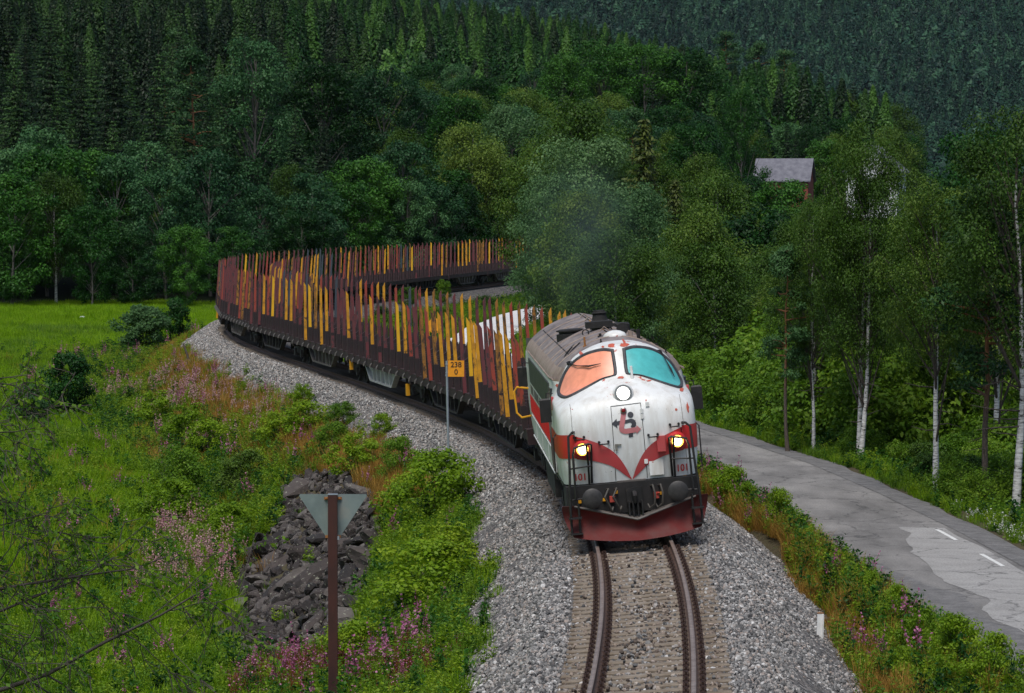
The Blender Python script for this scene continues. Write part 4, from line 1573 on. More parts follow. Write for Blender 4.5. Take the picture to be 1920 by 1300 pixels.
# grab handles and ladders of black tube
TB = MATS['black_metal']
for x0, x1, z in ((-.62, -.43, 2.10), (.40, .59, 2.16), (-1.12, -.92, 2.23), (.86, 1.04, 2.33)):
    a = on_body(x0, z, 0); b = on_body(x1, z, 0); d = Vector((0, -.09, 0)); dn = Vector((0, 0, -.045))
    mb = MB(); mb.tube([a, a + d, a + d + dn, b + d + dn, b + d, b], .014, 6); mb.lathe([(.028, -.01), (.024, .05)], a, (0, -1, 0), 8); mb.lathe([(.028, -.01), (.024, .05)], b, (0, -1, 0), 8)
    mb.build('grab_handle', TB, loco)
for sd in (-1, 1):
    mb = MB()
    yy = -.16
    mb.tube([(sd * 1.10, .28, 2.34), (sd * 1.16, yy - .02, 2.36), (sd * 1.25, yy - .04, 2.28), (sd * 1.28, yy - .05, 1.6), (sd * 1.33, yy - .08, .9), (sd * 1.34, yy - .08, .32)], .027, 8)
    mb.tube([(sd * 1.20, yy - .05, 1.0), (sd * 1.19, yy - .05, 1.9), (sd * 1.15, yy - .05, 2.04), (sd * .84, yy - .02, 2.10), (sd * .80, yy - .02, 2.08), (sd * .83, .18, 1.27)], .024, 8)
    mb.tube([(sd * .90, yy - .02, 2.09), (sd * .88, .0, 1.66), (sd * .885, .18, 1.24)], .022, 8)
    for z in (1.62, .98):
        mb.tube([(sd * 1.29, yy - .05, z), (sd * .83, yy + .10, z + .02)], .018, 6)
    mb.tube([(sd * 1.16, yy - .08, .9), (sd * 1.17, yy - .08, .32)], .024, 8)
    mb.build('ladder', TB, loco, smooth=True)
    for z0 in (.28, .60):
        mb = MB(); mb.box(sd * 1.12, sd * 1.38, yy - .22, yy - .02, z0, z0 + .03); mb.build('step', TB, loco)
    mb = MB(); mb.tube([(sd * 1.43, 1.0, 1.3), (sd * 1.52, .95, 1.36), (sd * 1.52, .95, 2.2), (sd * 1.44, 1.05, 2.28)], .014, 6); mb.build('handrail', TB, loco)

# buffer beam, buffers, hook, hoses, plough
mb = MB(); mb.box(-1.36, 1.36, .02, .30, .62, 1.235); mb.box(-1.37, -1.22, .30, 1.6, .62, 1.22); mb.box(1.22, 1.37, .30, 1.6, .62, 1.22)
mb.build('buffer_beam', MATS['soot'], loco)
for sd in (-1, 1):
    mb = MB(); mb.lathe([(.13, 0), (.13, .28), (.10, .28), (.10, .44), (.205, .47), (.21, .50), (.18, .525), (.06, .535)], (sd * .875, .03, 1.0), (0, -1, 0), 28); mb.build('buffer', MATS['buffer_face'], loco, smooth=True)
mb = MB()
mb.box(-.16, .16, -.05, .05, .80, 1.12)
mb.tube([(0, .0, 1.0), (0, -.22, 1.02), (0, -.30, .96), (0, -.28, .84), (0, -.20, .82)], [.055, .055, .05, .04, .02], 8)
mb.box(-.15, -.12, -.36, .02, .50, .86); mb.box(.12, .15, -.36, .02, .50, .86)
mb.tube([(-.05, -.25, .86), (-.05, -.30, .52), (.05, -.30, .52), (.05, -.25, .86)], .02, 6)
mb.build('coupling_hook', MATS['black_metal'], loco)
for x in (-.55, -.38, .36, .52):
    mb = MB(); s_ = 1 if x > 0 else -1
    mb.tube([(x, .02, 1.12), (x + .03, -.12, 1.14), (x + .06 * s_, -.20, .98), (x + .04, -.20, .76), (x - .06 * s_, -.16, .68), (x - .10 * s_, -.10, .76)], .022, 7)
    mb.build('brake_hose', MATS['hose_grey'], loco, smooth=True)
for x in (-.46, .45):
    mb = MB(); mb.box(x - .05, x + .05, -.10, .02, .86, .98); mb.tube([(x, -.06, .92), (x + .05, -.14, .98)], .02, 6); mb.build('air_cock', MATS['hose_red'], loco)
for x, z in ((-.62, .92), (-.36, 1.05), (.56, .95), (-1.12, .92)):
    mb = MB(); mb.box(x - .03, x + .03, -.03, .03, z - .03, z + .03); mb.build('tag_plate', MATS['yellow_paint'], loco)
# plough: V in plan, curling forward at its foot
xs_ = np.linspace(-1.5, 1.5, 31)
PV = []
for lay in (0, 1):
    for k, t in enumerate(np.linspace(0, 1, 9)):
        for x in xs_:
            a = abs(x) / 1.5
            top = .50 + .36 * min(1, a * 1.25)
            bot = .10 + .12 * a ** 2.5
            z = top + (bot - top) * t
            y = -.62 + .50 * a + .20 * math.sin(t * math.pi) - .16 * t + .04 * lay
            PV.append((x * (1.0 - .13 * t * t), y, z))
n = len(xs_)
PF = []
for lay in (0, 1):
    for k in range(8):
        for j in range(n - 1):
            q = lay * 9 * n + k * n + j
            PF.append((q, q + 1, q + n + 1, q + n))
for k in (0, 8):
    for j in range(n - 1):
        q = k * n + j
        PF.append((q, q + 1, q + 1 + 9 * n, q + 9 * n))
mb = MB(); mb.add(PV, PF); mb.build('snow_plough', MATS['plough_red'], loco, smooth=True)
mb = MB()
for sd in (-1, 1):
    mb.add([(0, -.64, .51), (sd * 1.2, -.22, .82), (sd * 1.2, .1, .84), (0, -.1, .53)], [(0, 1, 2, 3)] if sd > 0 else [(3, 2, 1, 0)])
    mb.tube([(0, -.63, .515), (sd * 1.24, -.19, .845)], .025, 6)
mb.build('plough_shelf', MATS['frame_grey'], loco, fix=False)

# side of the body: dark window band, louvred red band, panels, cab door
for sd in (-1, 1):
    def sx(a): return sd * (a - .088)
    mb = MB()
    mb.box(min(sx(1.50), sx(1.535)), max(sx(1.50), sx(1.535)), 3.3, 15.4, 2.62, 3.22); mb.build('side_window_band', MATS['side_dark'], loco)
    mb = MB(); mb.box(min(sx(1.50), sx(1.532)), max(sx(1.50), sx(1.532)), 2.0, 16.4, 1.84, 2.28)
    for y in np.arange(3.2, 16, .42):
        mb.box(min(sx(1.53), sx(1.55)), max(sx(1.53), sx(1.55)), y, y + .05, 1.86, 2.26)
    mb.build('side_band', MATS['loco_red'], loco)
    for y0, y1 in ((3.0, 6.2), (6.5, 9.8), (10.1, 13.2), (13.5, 15.4)):
        mb = MB(); mb.box(min(sx(1.50), sx(1.53)), max(sx(1.50), sx(1.53)), y0, y1, 1.32, 1.78); mb.build('side_panel', MATS['loco_white'], loco)
        mb = MB(); mb.tube([(sx(1.545), y0, 1.80), (sx(1.545), y1, 1.80)], .015, 5); mb.tube([(sx(1.545), y0, 1.30), (sx(1.545), y1, 1.30)], .018, 5); mb.build('trim_rail', MATS['marker_white'], loco)
        mb = MB(); mb.box(min(sx(1.50), sx(1.535)), max(sx(1.50), sx(1.535)), y0 + .1, y1 - .1, 2.34, 2.56); mb.build('louvre', MATS['frame_grey'], loco)
    for y in (2.35, 2.98):
        mb = MB(); mb.tube([(sx(1.56), y, 1.35), (sx(1.58), y, 1.6), (sx(1.58), y, 2.9), (sx(1.55), y, 3.05)], .014, 5); mb.build('handrail', MATS['frame_grey'], loco)
    mb = MB(); mb.box(min(sx(1.49), sx(1.53)), max(sx(1.49), sx(1.53)), 2.42, 2.92, 2.55, 3.15); mb.build('cab_side_window', MATS['window_dark'], loco)
    # mirror
    mb = MB(); mb.tube([(sx(1.50), 2.1, 3.06), (sx(1.64), 1.9, 3.08), (sx(1.66), 1.88, 2.75)], .014, 6); mi = mb.build('mirror', TB, loco)
    mb = MB(); mb.cbox(min(sx(1.57), sx(1.80)), max(sx(1.57), sx(1.80)), 1.78, 1.88, 2.48, 2.98, .03); mb.build('mirror_housing', MATS['black_metal'], mi)
    mb = MB(); mb.tube([(sx(1.50), 15.9, 3.06), (sx(1.66), 16.1, 3.08), (sx(1.66), 16.1, 2.75)], .014, 6); mi = mb.build('mirror', TB, loco)
    mb = MB(); mb.cbox(min(sx(1.57), sx(1.80)), max(sx(1.57), sx(1.80)), 16.1, 16.2, 2.48, 2.98, .03); mb.build('mirror_housing', MATS['black_metal'], mi)
    mb = MB(); mb.cbox(min(sx(1.49), sx(1.54)), max(sx(1.49), sx(1.54)), 1.92, 2.02, 2.72, 3.0, .01); mb.build('side_lamp', MATS['loco_red_faded'], loco)
    # ledge between roof and side
    mb = MB(); mb.tube([(sx(1.47), 2.0, 3.36), (sx(1.49), 3.6, 3.33), (sx(1.49), 16.5, 3.33)], .022, 6); mb.build('gutter', MATS['roof_edge'], loco)
    # underframe and bogies
    mb = MB(); mb.box(min(sx(1.2), sx(1.44)), max(sx(1.2), sx(1.44)), 6.8, 11.4, .45, 1.22); mb.build('fuel_tank', MATS['underframe'], loco)
for yb in (3.9, 14.3):
    bg = MB()
    for sd in (-1, 1):
        bg.prism([(yb - 2.0, .95), (yb - 1.4, .62), (yb + 1.4, .62), (yb + 2.0, .95), (yb + 1.6, 1.08), (yb - 1.6, 1.08)], 'x', sd * 1.05, sd * 1.20)
        for dy in (-1.55, 0, 1.55):
            bg.box(sd * 1.08, sd * 1.26, yb + dy - .2, yb + dy + .2, .38, .72)
        for dy in (-.8, .8):
            bg.lathe([(.11, 0), (.13, .05), (.11, .1), (.13, .15), (.11, .2), (.13, .25), (.11, .3)], (sd * 1.14, yb + dy, .62), (0, 0, 1), 10)
    bo = bg.build('bogie', MATS['underframe'], loco)
    for dy in (-1.55, 0, 1.55):
        for sd in (-1, 1):
            mb = MB(); mb.lathe([(.52, 0), (.55, .02), (.52, .04), (.50, .12), (.40, .13), (.38, .08), (.16, .08), (.14, .15), (.06, .16)], (sd * .72, yb + dy, .51), (sd, 0, 0), 28)
            mb.build('wheel', MATS['underframe'], bo, smooth=True)

# roof fittings


def roof_z(x, y):
    h = BV.ray_cast(Vector((x, y, 8)), Vector((0, 0, -1)))
    return h[0].z if h[0] is not None else 4.2


def fitting(name, mat, fn, smooth=False):
    mb = MB(); fn(mb); return mb.build(name, MATS[mat], loco, smooth=smooth)


zt = roof_z(.28, 3.4)
fitting('roof_dome', 'loco_white', lambda m: m.lathe([(.25, -.04), (.25, .01), (.21, .06), (.13, .10), (.04, .12)], (.06, 3.1, roof_z(.06, 3.1)), (0, 0, 1), 22), True)
fitting('exhaust_stack', 'soot', lambda m: (m.lathe([(.24, -.1), (.24, .06), (.18, .10), (.15, .22), (.18, .26), (.14, .28), (.13, .32)], (.0, 7.6, roof_z(0, 7.6)), (0, 0, 1), 18), m.box(-.35, .25, 6.9, 7.4, roof_z(0, 7.2) - .05, roof_z(0, 7.2) + .09)), True)
fitting('horn', 'soot', lambda m: m.lathe([(.05, 0), (.06, .2), (.10, .32), (.13, .34)], (.34, 5.3, roof_z(.34, 5.3) + .12), (0, -1, 0), 14), True)
fitting('roof_fan', 'soot', lambda m: (m.lathe([(.32, -.15), (.32, .03), (.26, .04), (.26, .08), (.32, .09), (.32, .12), (.24, .14)], (-.62, 9.2, roof_z(-.62, 9.2)), (0, 0, 1), 24)), True)
fitting('roof_fan', 'soot', lambda m: (m.lathe([(.30, -.15), (.30, .06), (.26, .1)], (.55, 10.6, roof_z(.55, 10.6)), (0, 0, 1), 24)), True)
for (x, y, hgt, r, mt) in ((-.62, 2.5, .20, .022, 'rust'), (.62, 4.0, .22, .04, 'soot'), (.40, 3.1, .13, .05, 'roof_edge'), (-.22, 3.7, .07, .03, 'soot'), (.80, 3.9, .07, .03, 'soot'), (.92, 3.0, .07, .03, 'soot'), (1.05, 2.2, .08, .015, 'black_metal'), (-.3, 2.05, .07, .015, 'black_metal')):
    fitting('roof_bracket', mt, lambda m: (m.tube([(x, y, roof_z(x, y) - .03), (x, y, roof_z(x, y) + hgt)], r, 8), m.box(x - r * 1.8, x + r * 1.8, y - r * 1.8, y + r * 1.8, roof_z(x, y) - .02, roof_z(x, y) + .018)))
for (x, y) in ((-.40, 6.4), (.66, 6.2), (.30, 7.4)):
    fitting('lifting_eye', 'soot', lambda m: m.tube([(x + .07 * math.cos(a), y, roof_z(x, y) + .06 + .07 * math.sin(a)) for a in np.linspace(-.6, 3.8, 10)], .016, 6))
# panel joints and bolts along the roof
for y in (2.9, 4.6, 6.0, 8.2, 10.4, 12.6, 14.8):
    P = []
    for x in np.linspace(-1.24, 1.24, 25):
        P.append((x, y, roof_z(x, y) + .004))
    fitting('roof_joint', 'roof_edge', lambda m: m.tube(P, .016, 5, False))
for x in (-.95, .95):
    fitting('roof_joint', 'soot', lambda m: m.tube([(x, y, roof_z(x, y) + .004) for y in np.linspace(2.9, 17, 20)], .012, 5, False))
# torn sheet strips lying on the roof
for k, (x0, x1, y0, y1) in enumerate(((-1.05, -.72, 3.4, 5.2), (-.95, -.58, 3.3, 4.9))):
    n = 9
    vs = []; fs = []
    for j in range(n):
        t = j / (n - 1); w = .045 * math.sin(math.pi * (t * .86 + .07))
        x = x0 + (x1 - x0) * t; y = y0 + (y1 - y0) * t
        vs += [(x - w, y, roof_z(x - w, y) + .012), (x + w, y, roof_z(x + w, y) + .03)]
    fs = [(2 * j, 2 * j + 1, 2 * j + 3, 2 * j + 2) for j in range(n - 1)]
    fitting('roof_slot', 'soot', lambda m: m.add(vs, fs))
# yellow loop handrail at the rear corner
mb = MB(); mb.tube([(-1.42, 17.3, 2.35), (-1.72, 17.5, 2.40), (-1.80, 17.5, 2.30), (-1.78, 17.5, 1.75), (-1.66, 17.45, 1.62), (-1.42, 17.3, 1.66)], .028, 7)
mb.build('rear_handrail', MATS['yellow_paint'], loco, smooth=True)

# ------------------------------------------------------------------ timber wagons
PITCH = 15.0
DECK = 1.20


def stake_mesh(mat):
    mb = MB()
    w, d, h = .058, .046, 3.58
    # tapering post with a slanted head
    mb.add([(-w, -d, DECK), (w, -d, DECK), (w, d, DECK), (-w, d, DECK), (-w * .78, -d * .8, h - .16), (w * .78, -d * .8, h), (w * .78, d * .8, h), (-w * .78, d * .8, h - .16)],
           [(3, 2, 1, 0), (4, 5, 6, 7), (0, 1, 5, 4), (1, 2, 6, 5), (2, 3, 7, 6), (3, 0, 4, 7)])
    return mb.mesh('stake', mat)


STAKES = {k: stake_mesh(MATS['stake_' + k]) for k in ('maroon', 'red', 'yellow', 'bright', 'brown', 'blue')}
mb = MB()
mb.box(-1.30, 1.30, -.075, .075, DECK - .02, DECK + .15)
for sd in (-1, 1):
    mb.prism([(sd * 1.29, DECK + .10), (sd * 1.29, DECK + .74), (sd * 1.16, DECK + .34), (sd * .80, DECK + .10)], 'y', -.07, .07)
for sd in (-1, 1):
    mb.box(sd * 1.40 - .075, sd * 1.40 + .075, -.066, .066, DECK - .05, DECK + .58)
BUNK = mb.mesh('bunk', MATS['deck_maroon'])
mb = MB(); mb.tube([(0, 0, 0), (.02, 0, .10), (.08, 0, .16), (.13, 0, .12)], .022, 5); HOOK = mb.mesh('lashing_hook', MATS['hook_grey'])
mb = MB()
for sd in (-1, 1):
    mb.box(sd * 1.18, sd * 1.42, -7.25, 7.25, .92, DECK)
    mb.box(sd * .42, sd * .56, -7.2, 7.2, .78, DECK - .03)
for y in np.arange(-7.1, 7.2, .71):
    mb.box(-1.18, 1.18, y - .05, y + .05, 1.02, DECK - .04)
mb.box(-1.42, 1.42, -7.40, -7.25, .80, DECK); mb.box(-1.42, 1.42, 7.25, 7.40, .80, DECK)
FRAME = mb.mesh('deck_frame', MATS['deck_maroon'])
mb = MB(); mb.box(-1.17, 1.17, -7.2, 7.2, 1.06, 1.10); FLOOR = mb.mesh('floor_plate', MATS['deck_maroon'])
mb = MB(); mb.box(-1.19, 1.19, -.018, .018, DECK + .0, DECK + .02); RUNG = mb.mesh('rung', MATS['bright_edge'])  # thin pale strip: the highlight on the cross-members, put into the colour


def belly_mesh(mat):
    mb = MB()
    for sd in (-1, 1):
        mb.prism([(-3.7, .92), (-2.5, .40), (2.5, .40), (3.7, .92)], 'x', sd * 1.10, sd * 1.16)
        mb.prism([(-3.75, .96), (-2.55, .38), (-2.4, .38), (-3.55, .96)], 'x', sd * 1.12, sd * 1.30)
        mb.prism([(3.75, .96), (2.55, .38), (2.4, .38), (3.55, .96)], 'x', sd * 1.12, sd * 1.30)
        for y in (-1.9, -1.0, 0.0, 1.0, 1.9):
            mb.box(sd * 1.14, sd * 1.27, y - .06, y + .06, .42, .93)
        mb.box(sd * 1.10, sd * 1.30, -2.5, 2.5, .36, .42)
    return mb.mesh('belly_girder', mat)


BELLY = {'dark': belly_mesh(MATS['frame_grey']), 'white': belly_mesh(MATS['frame_white']), 'black': belly_mesh(MATS['underframe'])}
bg = MB()
for sd in (-1, 1):
    bg.prism([(-1.35, .62), (-1.0, .38), (-.5, .50), (.5, .50), (1.0, .38), (1.35, .62), (1.1, .74), (-1.1, .74)], 'x', sd * .98, sd * 1.12)
    for dy in (-.9, .9):
        bg.box(sd * 1.0, sd * 1.2, dy - .14, dy + .14, .32, .62)
    for dy in (-.25, 0, .25):
        bg.lathe([(.08, 0), (.10, .05), (.08, .1), (.10, .15), (.08, .2), (.10, .25), (.08, .3)], (sd * 1.06, dy, .45), (0, 0, 1), 8)
bg.box(-1.0, 1.0, -.2, .2, .5, .8)
BOGIE = bg.mesh('bogie', MATS['underframe'])
mb = MB(); mb.lathe([(.44, 0), (.47, .02), (.44, .045), (.43, .12), (.34, .13), (.32, .08), (.14, .08), (.12, .14), (.05, .15)], (0, 0, 0), (1, 0, 0), 20)
WHEEL = mb.mesh('wheel', MATS['underframe'], True)
mb = MB(); mb.tube([(-.72, 0, 0), (.72, 0, 0)], .08, 8); AXLE = mb.mesh('axle', MATS['underframe'])
mb = MB(); mb.box(-.06, .06, -.10, .10, -.28, .12); YBOX = mb.mesh('yellow_valve', MATS['yellow_paint'])
mb = MB()
for k in range(4):
    mb.prism([(-.6 + k * .32, 0), (-.44 + k * .32, 0), (-.30 + k * .32, .22), (-.46 + k * .32, .22)], 'x', 0, .012)
HAZ = mb.mesh('hazard_stripe', MATS['letter_black'])
mb = MB(); mb.box(-.006, 0, -.7, .75, -.02, .24); HAZB = mb.mesh('hazard_board', MATS['yellow_paint'])
mb = MB(); mb.lathe([(.10, 0), (.10, .2), (.07, .2), (.07, .34), (.19, .36), (.19, .39)], (0, 0, 0), (0, -1, 0), 16); WBUF = mb.mesh('buffer', MATS['underframe'], True)

rngw = np.random.default_rng(77)
sw0 = float(len_of_y(99.3))
ORD = ['first', 'second', 'third', 'fourth', 'fifth', 'sixth', 'seventh', 'eighth', 'ninth', 'tenth', 'eleventh', 'twelfth', 'thirteenth', 'fourteenth', 'fifteenth', 'sixteenth', 'seventeenth']
for k in range(16):
    sc_ = sw0 + PITCH * k
    ya, yb_ = float(y_of_len(sc_ - 6.5)), float(y_of_len(sc_ + 6.5))
    A, B = frame_at(ya), frame_at(yb_)
    t = (B[0] - A[0]).normalized()
    c = float(track_cant((ya + yb_) / 2))
    l = Vector((t.y, -t.x, 0)); r = l * math.cos(c) + Vector((0, 0, 1)) * math.sin(c); u = r.cross(t).normalized()
    M = Matrix((r, t, u)).transposed().to_4x4()
    M.translation = (A[0] + B[0]) / 2
    wg = empty('timber_wagon'); wg.matrix_world = M
    extra = {0: 'mostly yellow and brown stakes', 1: 'yellow and brown stakes', 2: 'pale grey belly girder and hazard stripes'}.get(k, 'mostly maroon stakes' if k < 10 else 'maroon and yellow stakes')
    tag(wg, 'empty timber wagon with %s, %s behind the locomotive' % (extra, ORD[k]), 'timber wagon', 'empty timber wagons of the train')
    near = k < 9
    place('deck_frame', FRAME, wg); place('floor_plate', FLOOR, wg)
    bel = place('belly_girder', BELLY['white' if k == 2 else ('dark' if k in (3, 5, 8, 10, 12, 13) else 'black')], wg)
    if k == 2:
        bel['label'] = 'pale grey belly girder'
        place('hazard_board', HAZB, bel, (-1.31, -4.6, .92)); place('hazard_stripe', HAZ, bel, (-1.332, -4.5, .92))
    ends = [-7.45] + ([7.45] if k == 15 else [])
    for ye in ends:
        # the shared bogie sits square to the track at the joint
        yj = float(y_of_len(sc_ - PITCH / 2))
        bo = place('bogie', BOGIE, wg, (0, ye, 0))
        for dy in (-.9, .9):
            place('axle', AXLE, bo, (0, dy, .46))
            for sd in (-1, 1):
                place('wheel', WHEEL, bo, (sd * .72, dy, .46), (0, 0, 0 if sd > 0 else math.pi))
    if k in (0,):
        for sd in (-1, 1): place('buffer', WBUF, wg, (sd * .875, -7.4, 1.02))
    if k in (2, 7):
        place('yellow_valve', YBOX, wg, (-1.36, 6.7, .86)); place('yellow_valve', YBOX, wg, (-1.36, -6.6, .60))
    nb = 10
    p_y = [.74, .66, .50, .26, .20, .22, .24, .28, .30, .40, .38, .36, .34, .34, .34, .34][k]
    for b in range(nb):
        yb2 = -6.75 + 13.5 * b / (nb - 1)
        place('bunk', BUNK, wg, (0, yb2, 0))
        for sd in (-1, 1):
            q = rngw.random()
            if q < p_y:
                kind = rngw.choice(['yellow', 'brown', 'bright'], p=[.55, .30, .15] if k > 1 else [.52, .42, .06])
            elif q > .94 and k > 2:
                kind = 'blue'
            else:
                kind = rngw.choice(['maroon', 'red'], p=[.82, .18] if k > 1 else [.55, .45])
            st = place('stake', STAKES[str(kind)], wg, (sd * 1.40, yb2 + rngw.normal(0, .03), rngw.normal(0, .02)), (0, rngw.normal(0, .004), 0 if sd > 0 else math.pi))
            if near and sd < 0:
                place('lashing_hook', HOOK, wg, (-1.50, yb2 + .3, .92), (0, 0, math.pi if False else 0))
        if b % 1 == 0 and k < 5 and b < nb - 1:
            for f in (.33, .66):
                place('rung', RUNG, wg, (0, yb2 + 1.5 * f, 0))

# ------------------------------------------------------------------ trees: x, y, height, kind, variant, label
TREES = [
    (-39.76, 284, 10.64, 'broad', 0, "rounded dark green tree at the picture's left edge behind the meadow"),
    (-36.75, 288, 10.75, 'birch', 0, 'slim birch with a pale trunk at the left of the meadow edge'),
    (-33.28, 283, 8.23, 'broad', 1, None),
    (-30.18, 284, 6.09, 'broad', 2, None),
    (-28.24, 292, 10.78, 'blue', 0, 'blue-green leafy tree behind the twin bushes of the meadow'),
    (-25.3, 300, 12.12, 'blue', 1, 'tall loose grey-green tree behind the tip of the train bend'),
    (-26.04, 286, 6.63, 'broad', 3, None),
    (-23.01, 292, 6.55, 'broad', 0, None),
    (-21.62, 305, 9.15, 'blue', 2, None),
    (-17.69, 300, 7.66, 'broad', 1, None),
    (-16.11, 304, 7.61, 'blue', 0, 'pale bush-like tree with bare twigs above the maroon stakes'),
    (-14.2, 312, 9.47, 'broad', 2, None),
    (-12.34, 318, 11.25, 'broad', 3, None),
    (-9.26, 318, 9.6, 'blue', 1, None),
    (-6.97, 322, 9.23, 'blue', 2, 'grey-green rounded tree low behind the far wagons'),
    (-3.4, 335, 14.3, 'birch', 1, 'tall birch with long bare pale trunk behind the far wagons'),
    (-5.42, 330, 10.07, 'broad', 0, None),
    (-1.26, 338, 10.88, 'broad', 1, None),
    (0.1, 350, 15.48, 'willow', 2, 'light green birch beside the smoke-veiled trees'),
    (-45.09, 318, 13.23, 'spruce', 0, None),
    (-41.57, 322, 14.62, 'spruce', 1, None),
    (-40.63, 330, 13.86, 'spruce', 2, None),
    (-38.0, 335, 15.77, 'spruce', 3, None),
    (-32.9, 330, 17.06, 'spruce', 0, 'pointed spruce standing alone between left pine and dark spruces'),
    (-30.17, 338, 19.3, 'pine', 0, 'orange-trunked pine among dark spruces at left'),
    (-36.28, 340, 13.91, 'spruce', 1, None),
    (-48.86, 352, 18.65, 'spruce', 2, None),
    (-30.56, 325, 13.13, 'spruce', 3, None),
    (-48.03, 372, 21.7, 'spruce', 1, 'tall spruce with drooping layered branches at upper left'),
    (-42.03, 378, 21.99, 'spruce', 3, 'tall spruce top right of the layered one at upper left'),
    (-36.64, 372, 18.54, 'spruce', 0, None),
    (-29.65, 382, 19.7, 'spruce', 3, None),
    (-25.45, 392, 20.13, 'spruce', 0, None),
    (-48.06, 350, 16.66, 'spruce', 2, None),
    (-42.77, 356, 17.3, 'spruce', 1, None),
    (-27.29, 345, 14.59, 'spruce', 1, None),
    (-19.65, 325, 15.5, 'spruce', 2, None),
    (-24.68, 346, 20.68, 'blue', 3, 'broad blue-green tree crown rising above the forest edge'),
    (-18.91, 352, 18.59, 'broad', 3, 'bright leafy tree right of the blue-green crown'),
    (-12.97, 362, 18.21, 'blue', 1, 'wide grey-green tree crown in the middle forest'),
    (-16.66, 366, 17.13, 'broad', 2, None),
    (-9.44, 372, 15.2, 'broad', 0, None),
    (-8.55, 395, 16.77, 'spruce', 3, None),
    (-5.17, 385, 14.75, 'broad', 1, None),
    (6.31, 470, 19.72, 'broad', 2, 'large dense dark green tree, left of the maple row'),
    (12.18, 480, 21.68, 'broad', 0, 'large dense dark green tree in the maple row centre'),
    (17.76, 476, 21.95, 'broad', 1, 'large dense dark green tree, third of the maple row'),
    (23.54, 478, 22.2, 'broad', 3, 'large dense dark green tree, right end of the maple row'),
    (4.85, 250, 14.92, 'birch', 3, 'birch with forked white stems above the smoke'),
    (1.81, 270, 12.67, 'birch', 0, 'slender birch left of the smoke'),
    (5.01, 224, 12.48, 'willow', 1, 'full birch crown veiled by exhaust smoke'),
    (2.56, 214, 9.39, 'willow', 2, 'bushy tree left half behind the smoke'),
    (6.92, 206, 10.57, 'willow', 0, 'leafy tree right half behind the smoke'),
    (8.63, 236, 15.14, 'olive', 0, 'yellowish dark spruce right of the smoke'),
    (10.29, 226, 11.54, 'olive', 1, 'shorter olive spruce beside the yellowish one'),
    (10.24, 196, 10.65, 'birch', 0, None),
    (25.67, 400, 19.37, 'broad', 3, 'dark tree with pale trunk standing before the grey roof'),
    (18.22, 330, 12.29, 'birch', 1, None),
    (19.28, 380, 15.09, 'broad', 0, None),
    (8.22, 190, 7.18, 'birch', 2, None),
    (6.8, 172, 6.55, 'willow', 1, None),
    (13.22, 230, 12.49, 'birch', 3, None),
    (14.42, 210, 10.96, 'broad', 1, None),
    (24.63, 330, 12.0, 'broad', 2, None),
    (22.72, 350, 11.92, 'broad', 1, None),
    (48.58, 700, 25.04, 'pine', 0, 'tall ridge pine with orange trunk above the grey roof'),
    (41.79, 700, 24.0, 'pine', 1, None),
    (52.52, 690, 25.33, 'pine', 1, None),
    (53.97, 640, 19.93, 'pine', 0, 'slim bare-stemmed orange pine right of the grey roof'),
    (54.81, 680, 24.36, 'spruce', 1, None),
    (59.22, 620, 22.79, 'spruce', 2, None),
    (61.34, 600, 20.25, 'spruce', 3, None),
    (64.28, 590, 17.24, 'spruce', 0, None),
    (57.37, 620, 20.22, 'birch', 2, None),
    (59.76, 560, 18.67, 'birch', 3, 'rounded light green tree behind the white house'),
    (55.22, 500, 14.07, 'broad', 2, None),
    (10.43, 107.5, 10.47, 'near', 0, 'tall birch with twin white trunks beside the road'),
    (14.04, 112, 8.48, 'near', 1, None),
    (9.7, 116, 8.14, 'near', 2, 'leaning thin birch beside the orange-barked pine'),
    (10.92, 118, 7.76, 'near', 0, None),
    (11.3, 95, 8.58, 'near', 0, 'birch with slim grey-white trunk at the road verge'),
    (12.84, 91, 10.74, 'near', 2, 'tall birch at the right picture edge'),
    (14.13, 104, 10.03, 'near', 0, None),
    (28.17, 215, 16.86, 'broad', 0, 'round dark green tree by the river at right'),
    (23.85, 170, 13.43, 'birch', 3, None),
    (16.72, 160, 10.2, 'birch', 0, None),
    (14.78, 150, 8.27, 'birch', 2, None),
    (11.64, 150, 8.44, 'birch', 1, None),
    (10.84, 165, 8.31, 'birch', 3, None),
    (10.24, 140, 6.6, 'birch', 0, None),
]
SCREE = [(-7.19, 120.21), (-5.55, 115.83), (-4.16, 106.92), (-3.49, 97.25), (-3.47, 89.13), (-3.42, 81.57), (-3.4, 74.26), (-5.77, 83.71), (-7.83, 90.11), (-7.81, 100.27), (-8.4, 109.94), (-7.34, 111.47), (-7.38, 117.49)]

LM_ = MATS
PROTO = {}


def proto(kind, h, pair):
    PROTO.setdefault(kind, []).append((h, pair[0], pair[1]))


for v in range(4):
    proto('broad', 10, broadleaf('broad', 10, 3.1 + .3 * (v % 2), 1.0, 95 + 10 * v, 165, .105, 100 + v, LM_['leaf_broad'], LM_['bark_grey'], clump=.75, lobes=.5, shape=.5, top=[.9, 1.05, .8, 1.0][v]))
    proto('blue', 10, broadleaf('bluegreen', 10, 2.9 + .3 * (v % 2), 1.2, 90 + 8 * v, 155, .10, 140 + v, LM_['leaf_blue'], LM_['bark_grey'], clump=.75, lobes=.5, weep=.25, shape=.5, top=[.85, 1.0, .9, .8][v]))
    proto('birch', 10, broadleaf('birch', 10, 2.4 + .25 * (v % 2), [2.6, 4.2, 1.6, 2.2][v], 110, 230, .068, 180 + v, LM_['leaf_birch'], LM_['birch_bark'], limb=LM_['bark_grey'], weep=.55, shape=.6, top=.85, trunk_r=.11))
    proto('spruce', 20, spruce('spruce', 20, 3.5 + .25 * v, 220 + v, LM_['leaf_spruce'], LM_['bark_dark'], size=.62, droop=.32 + .05 * v))
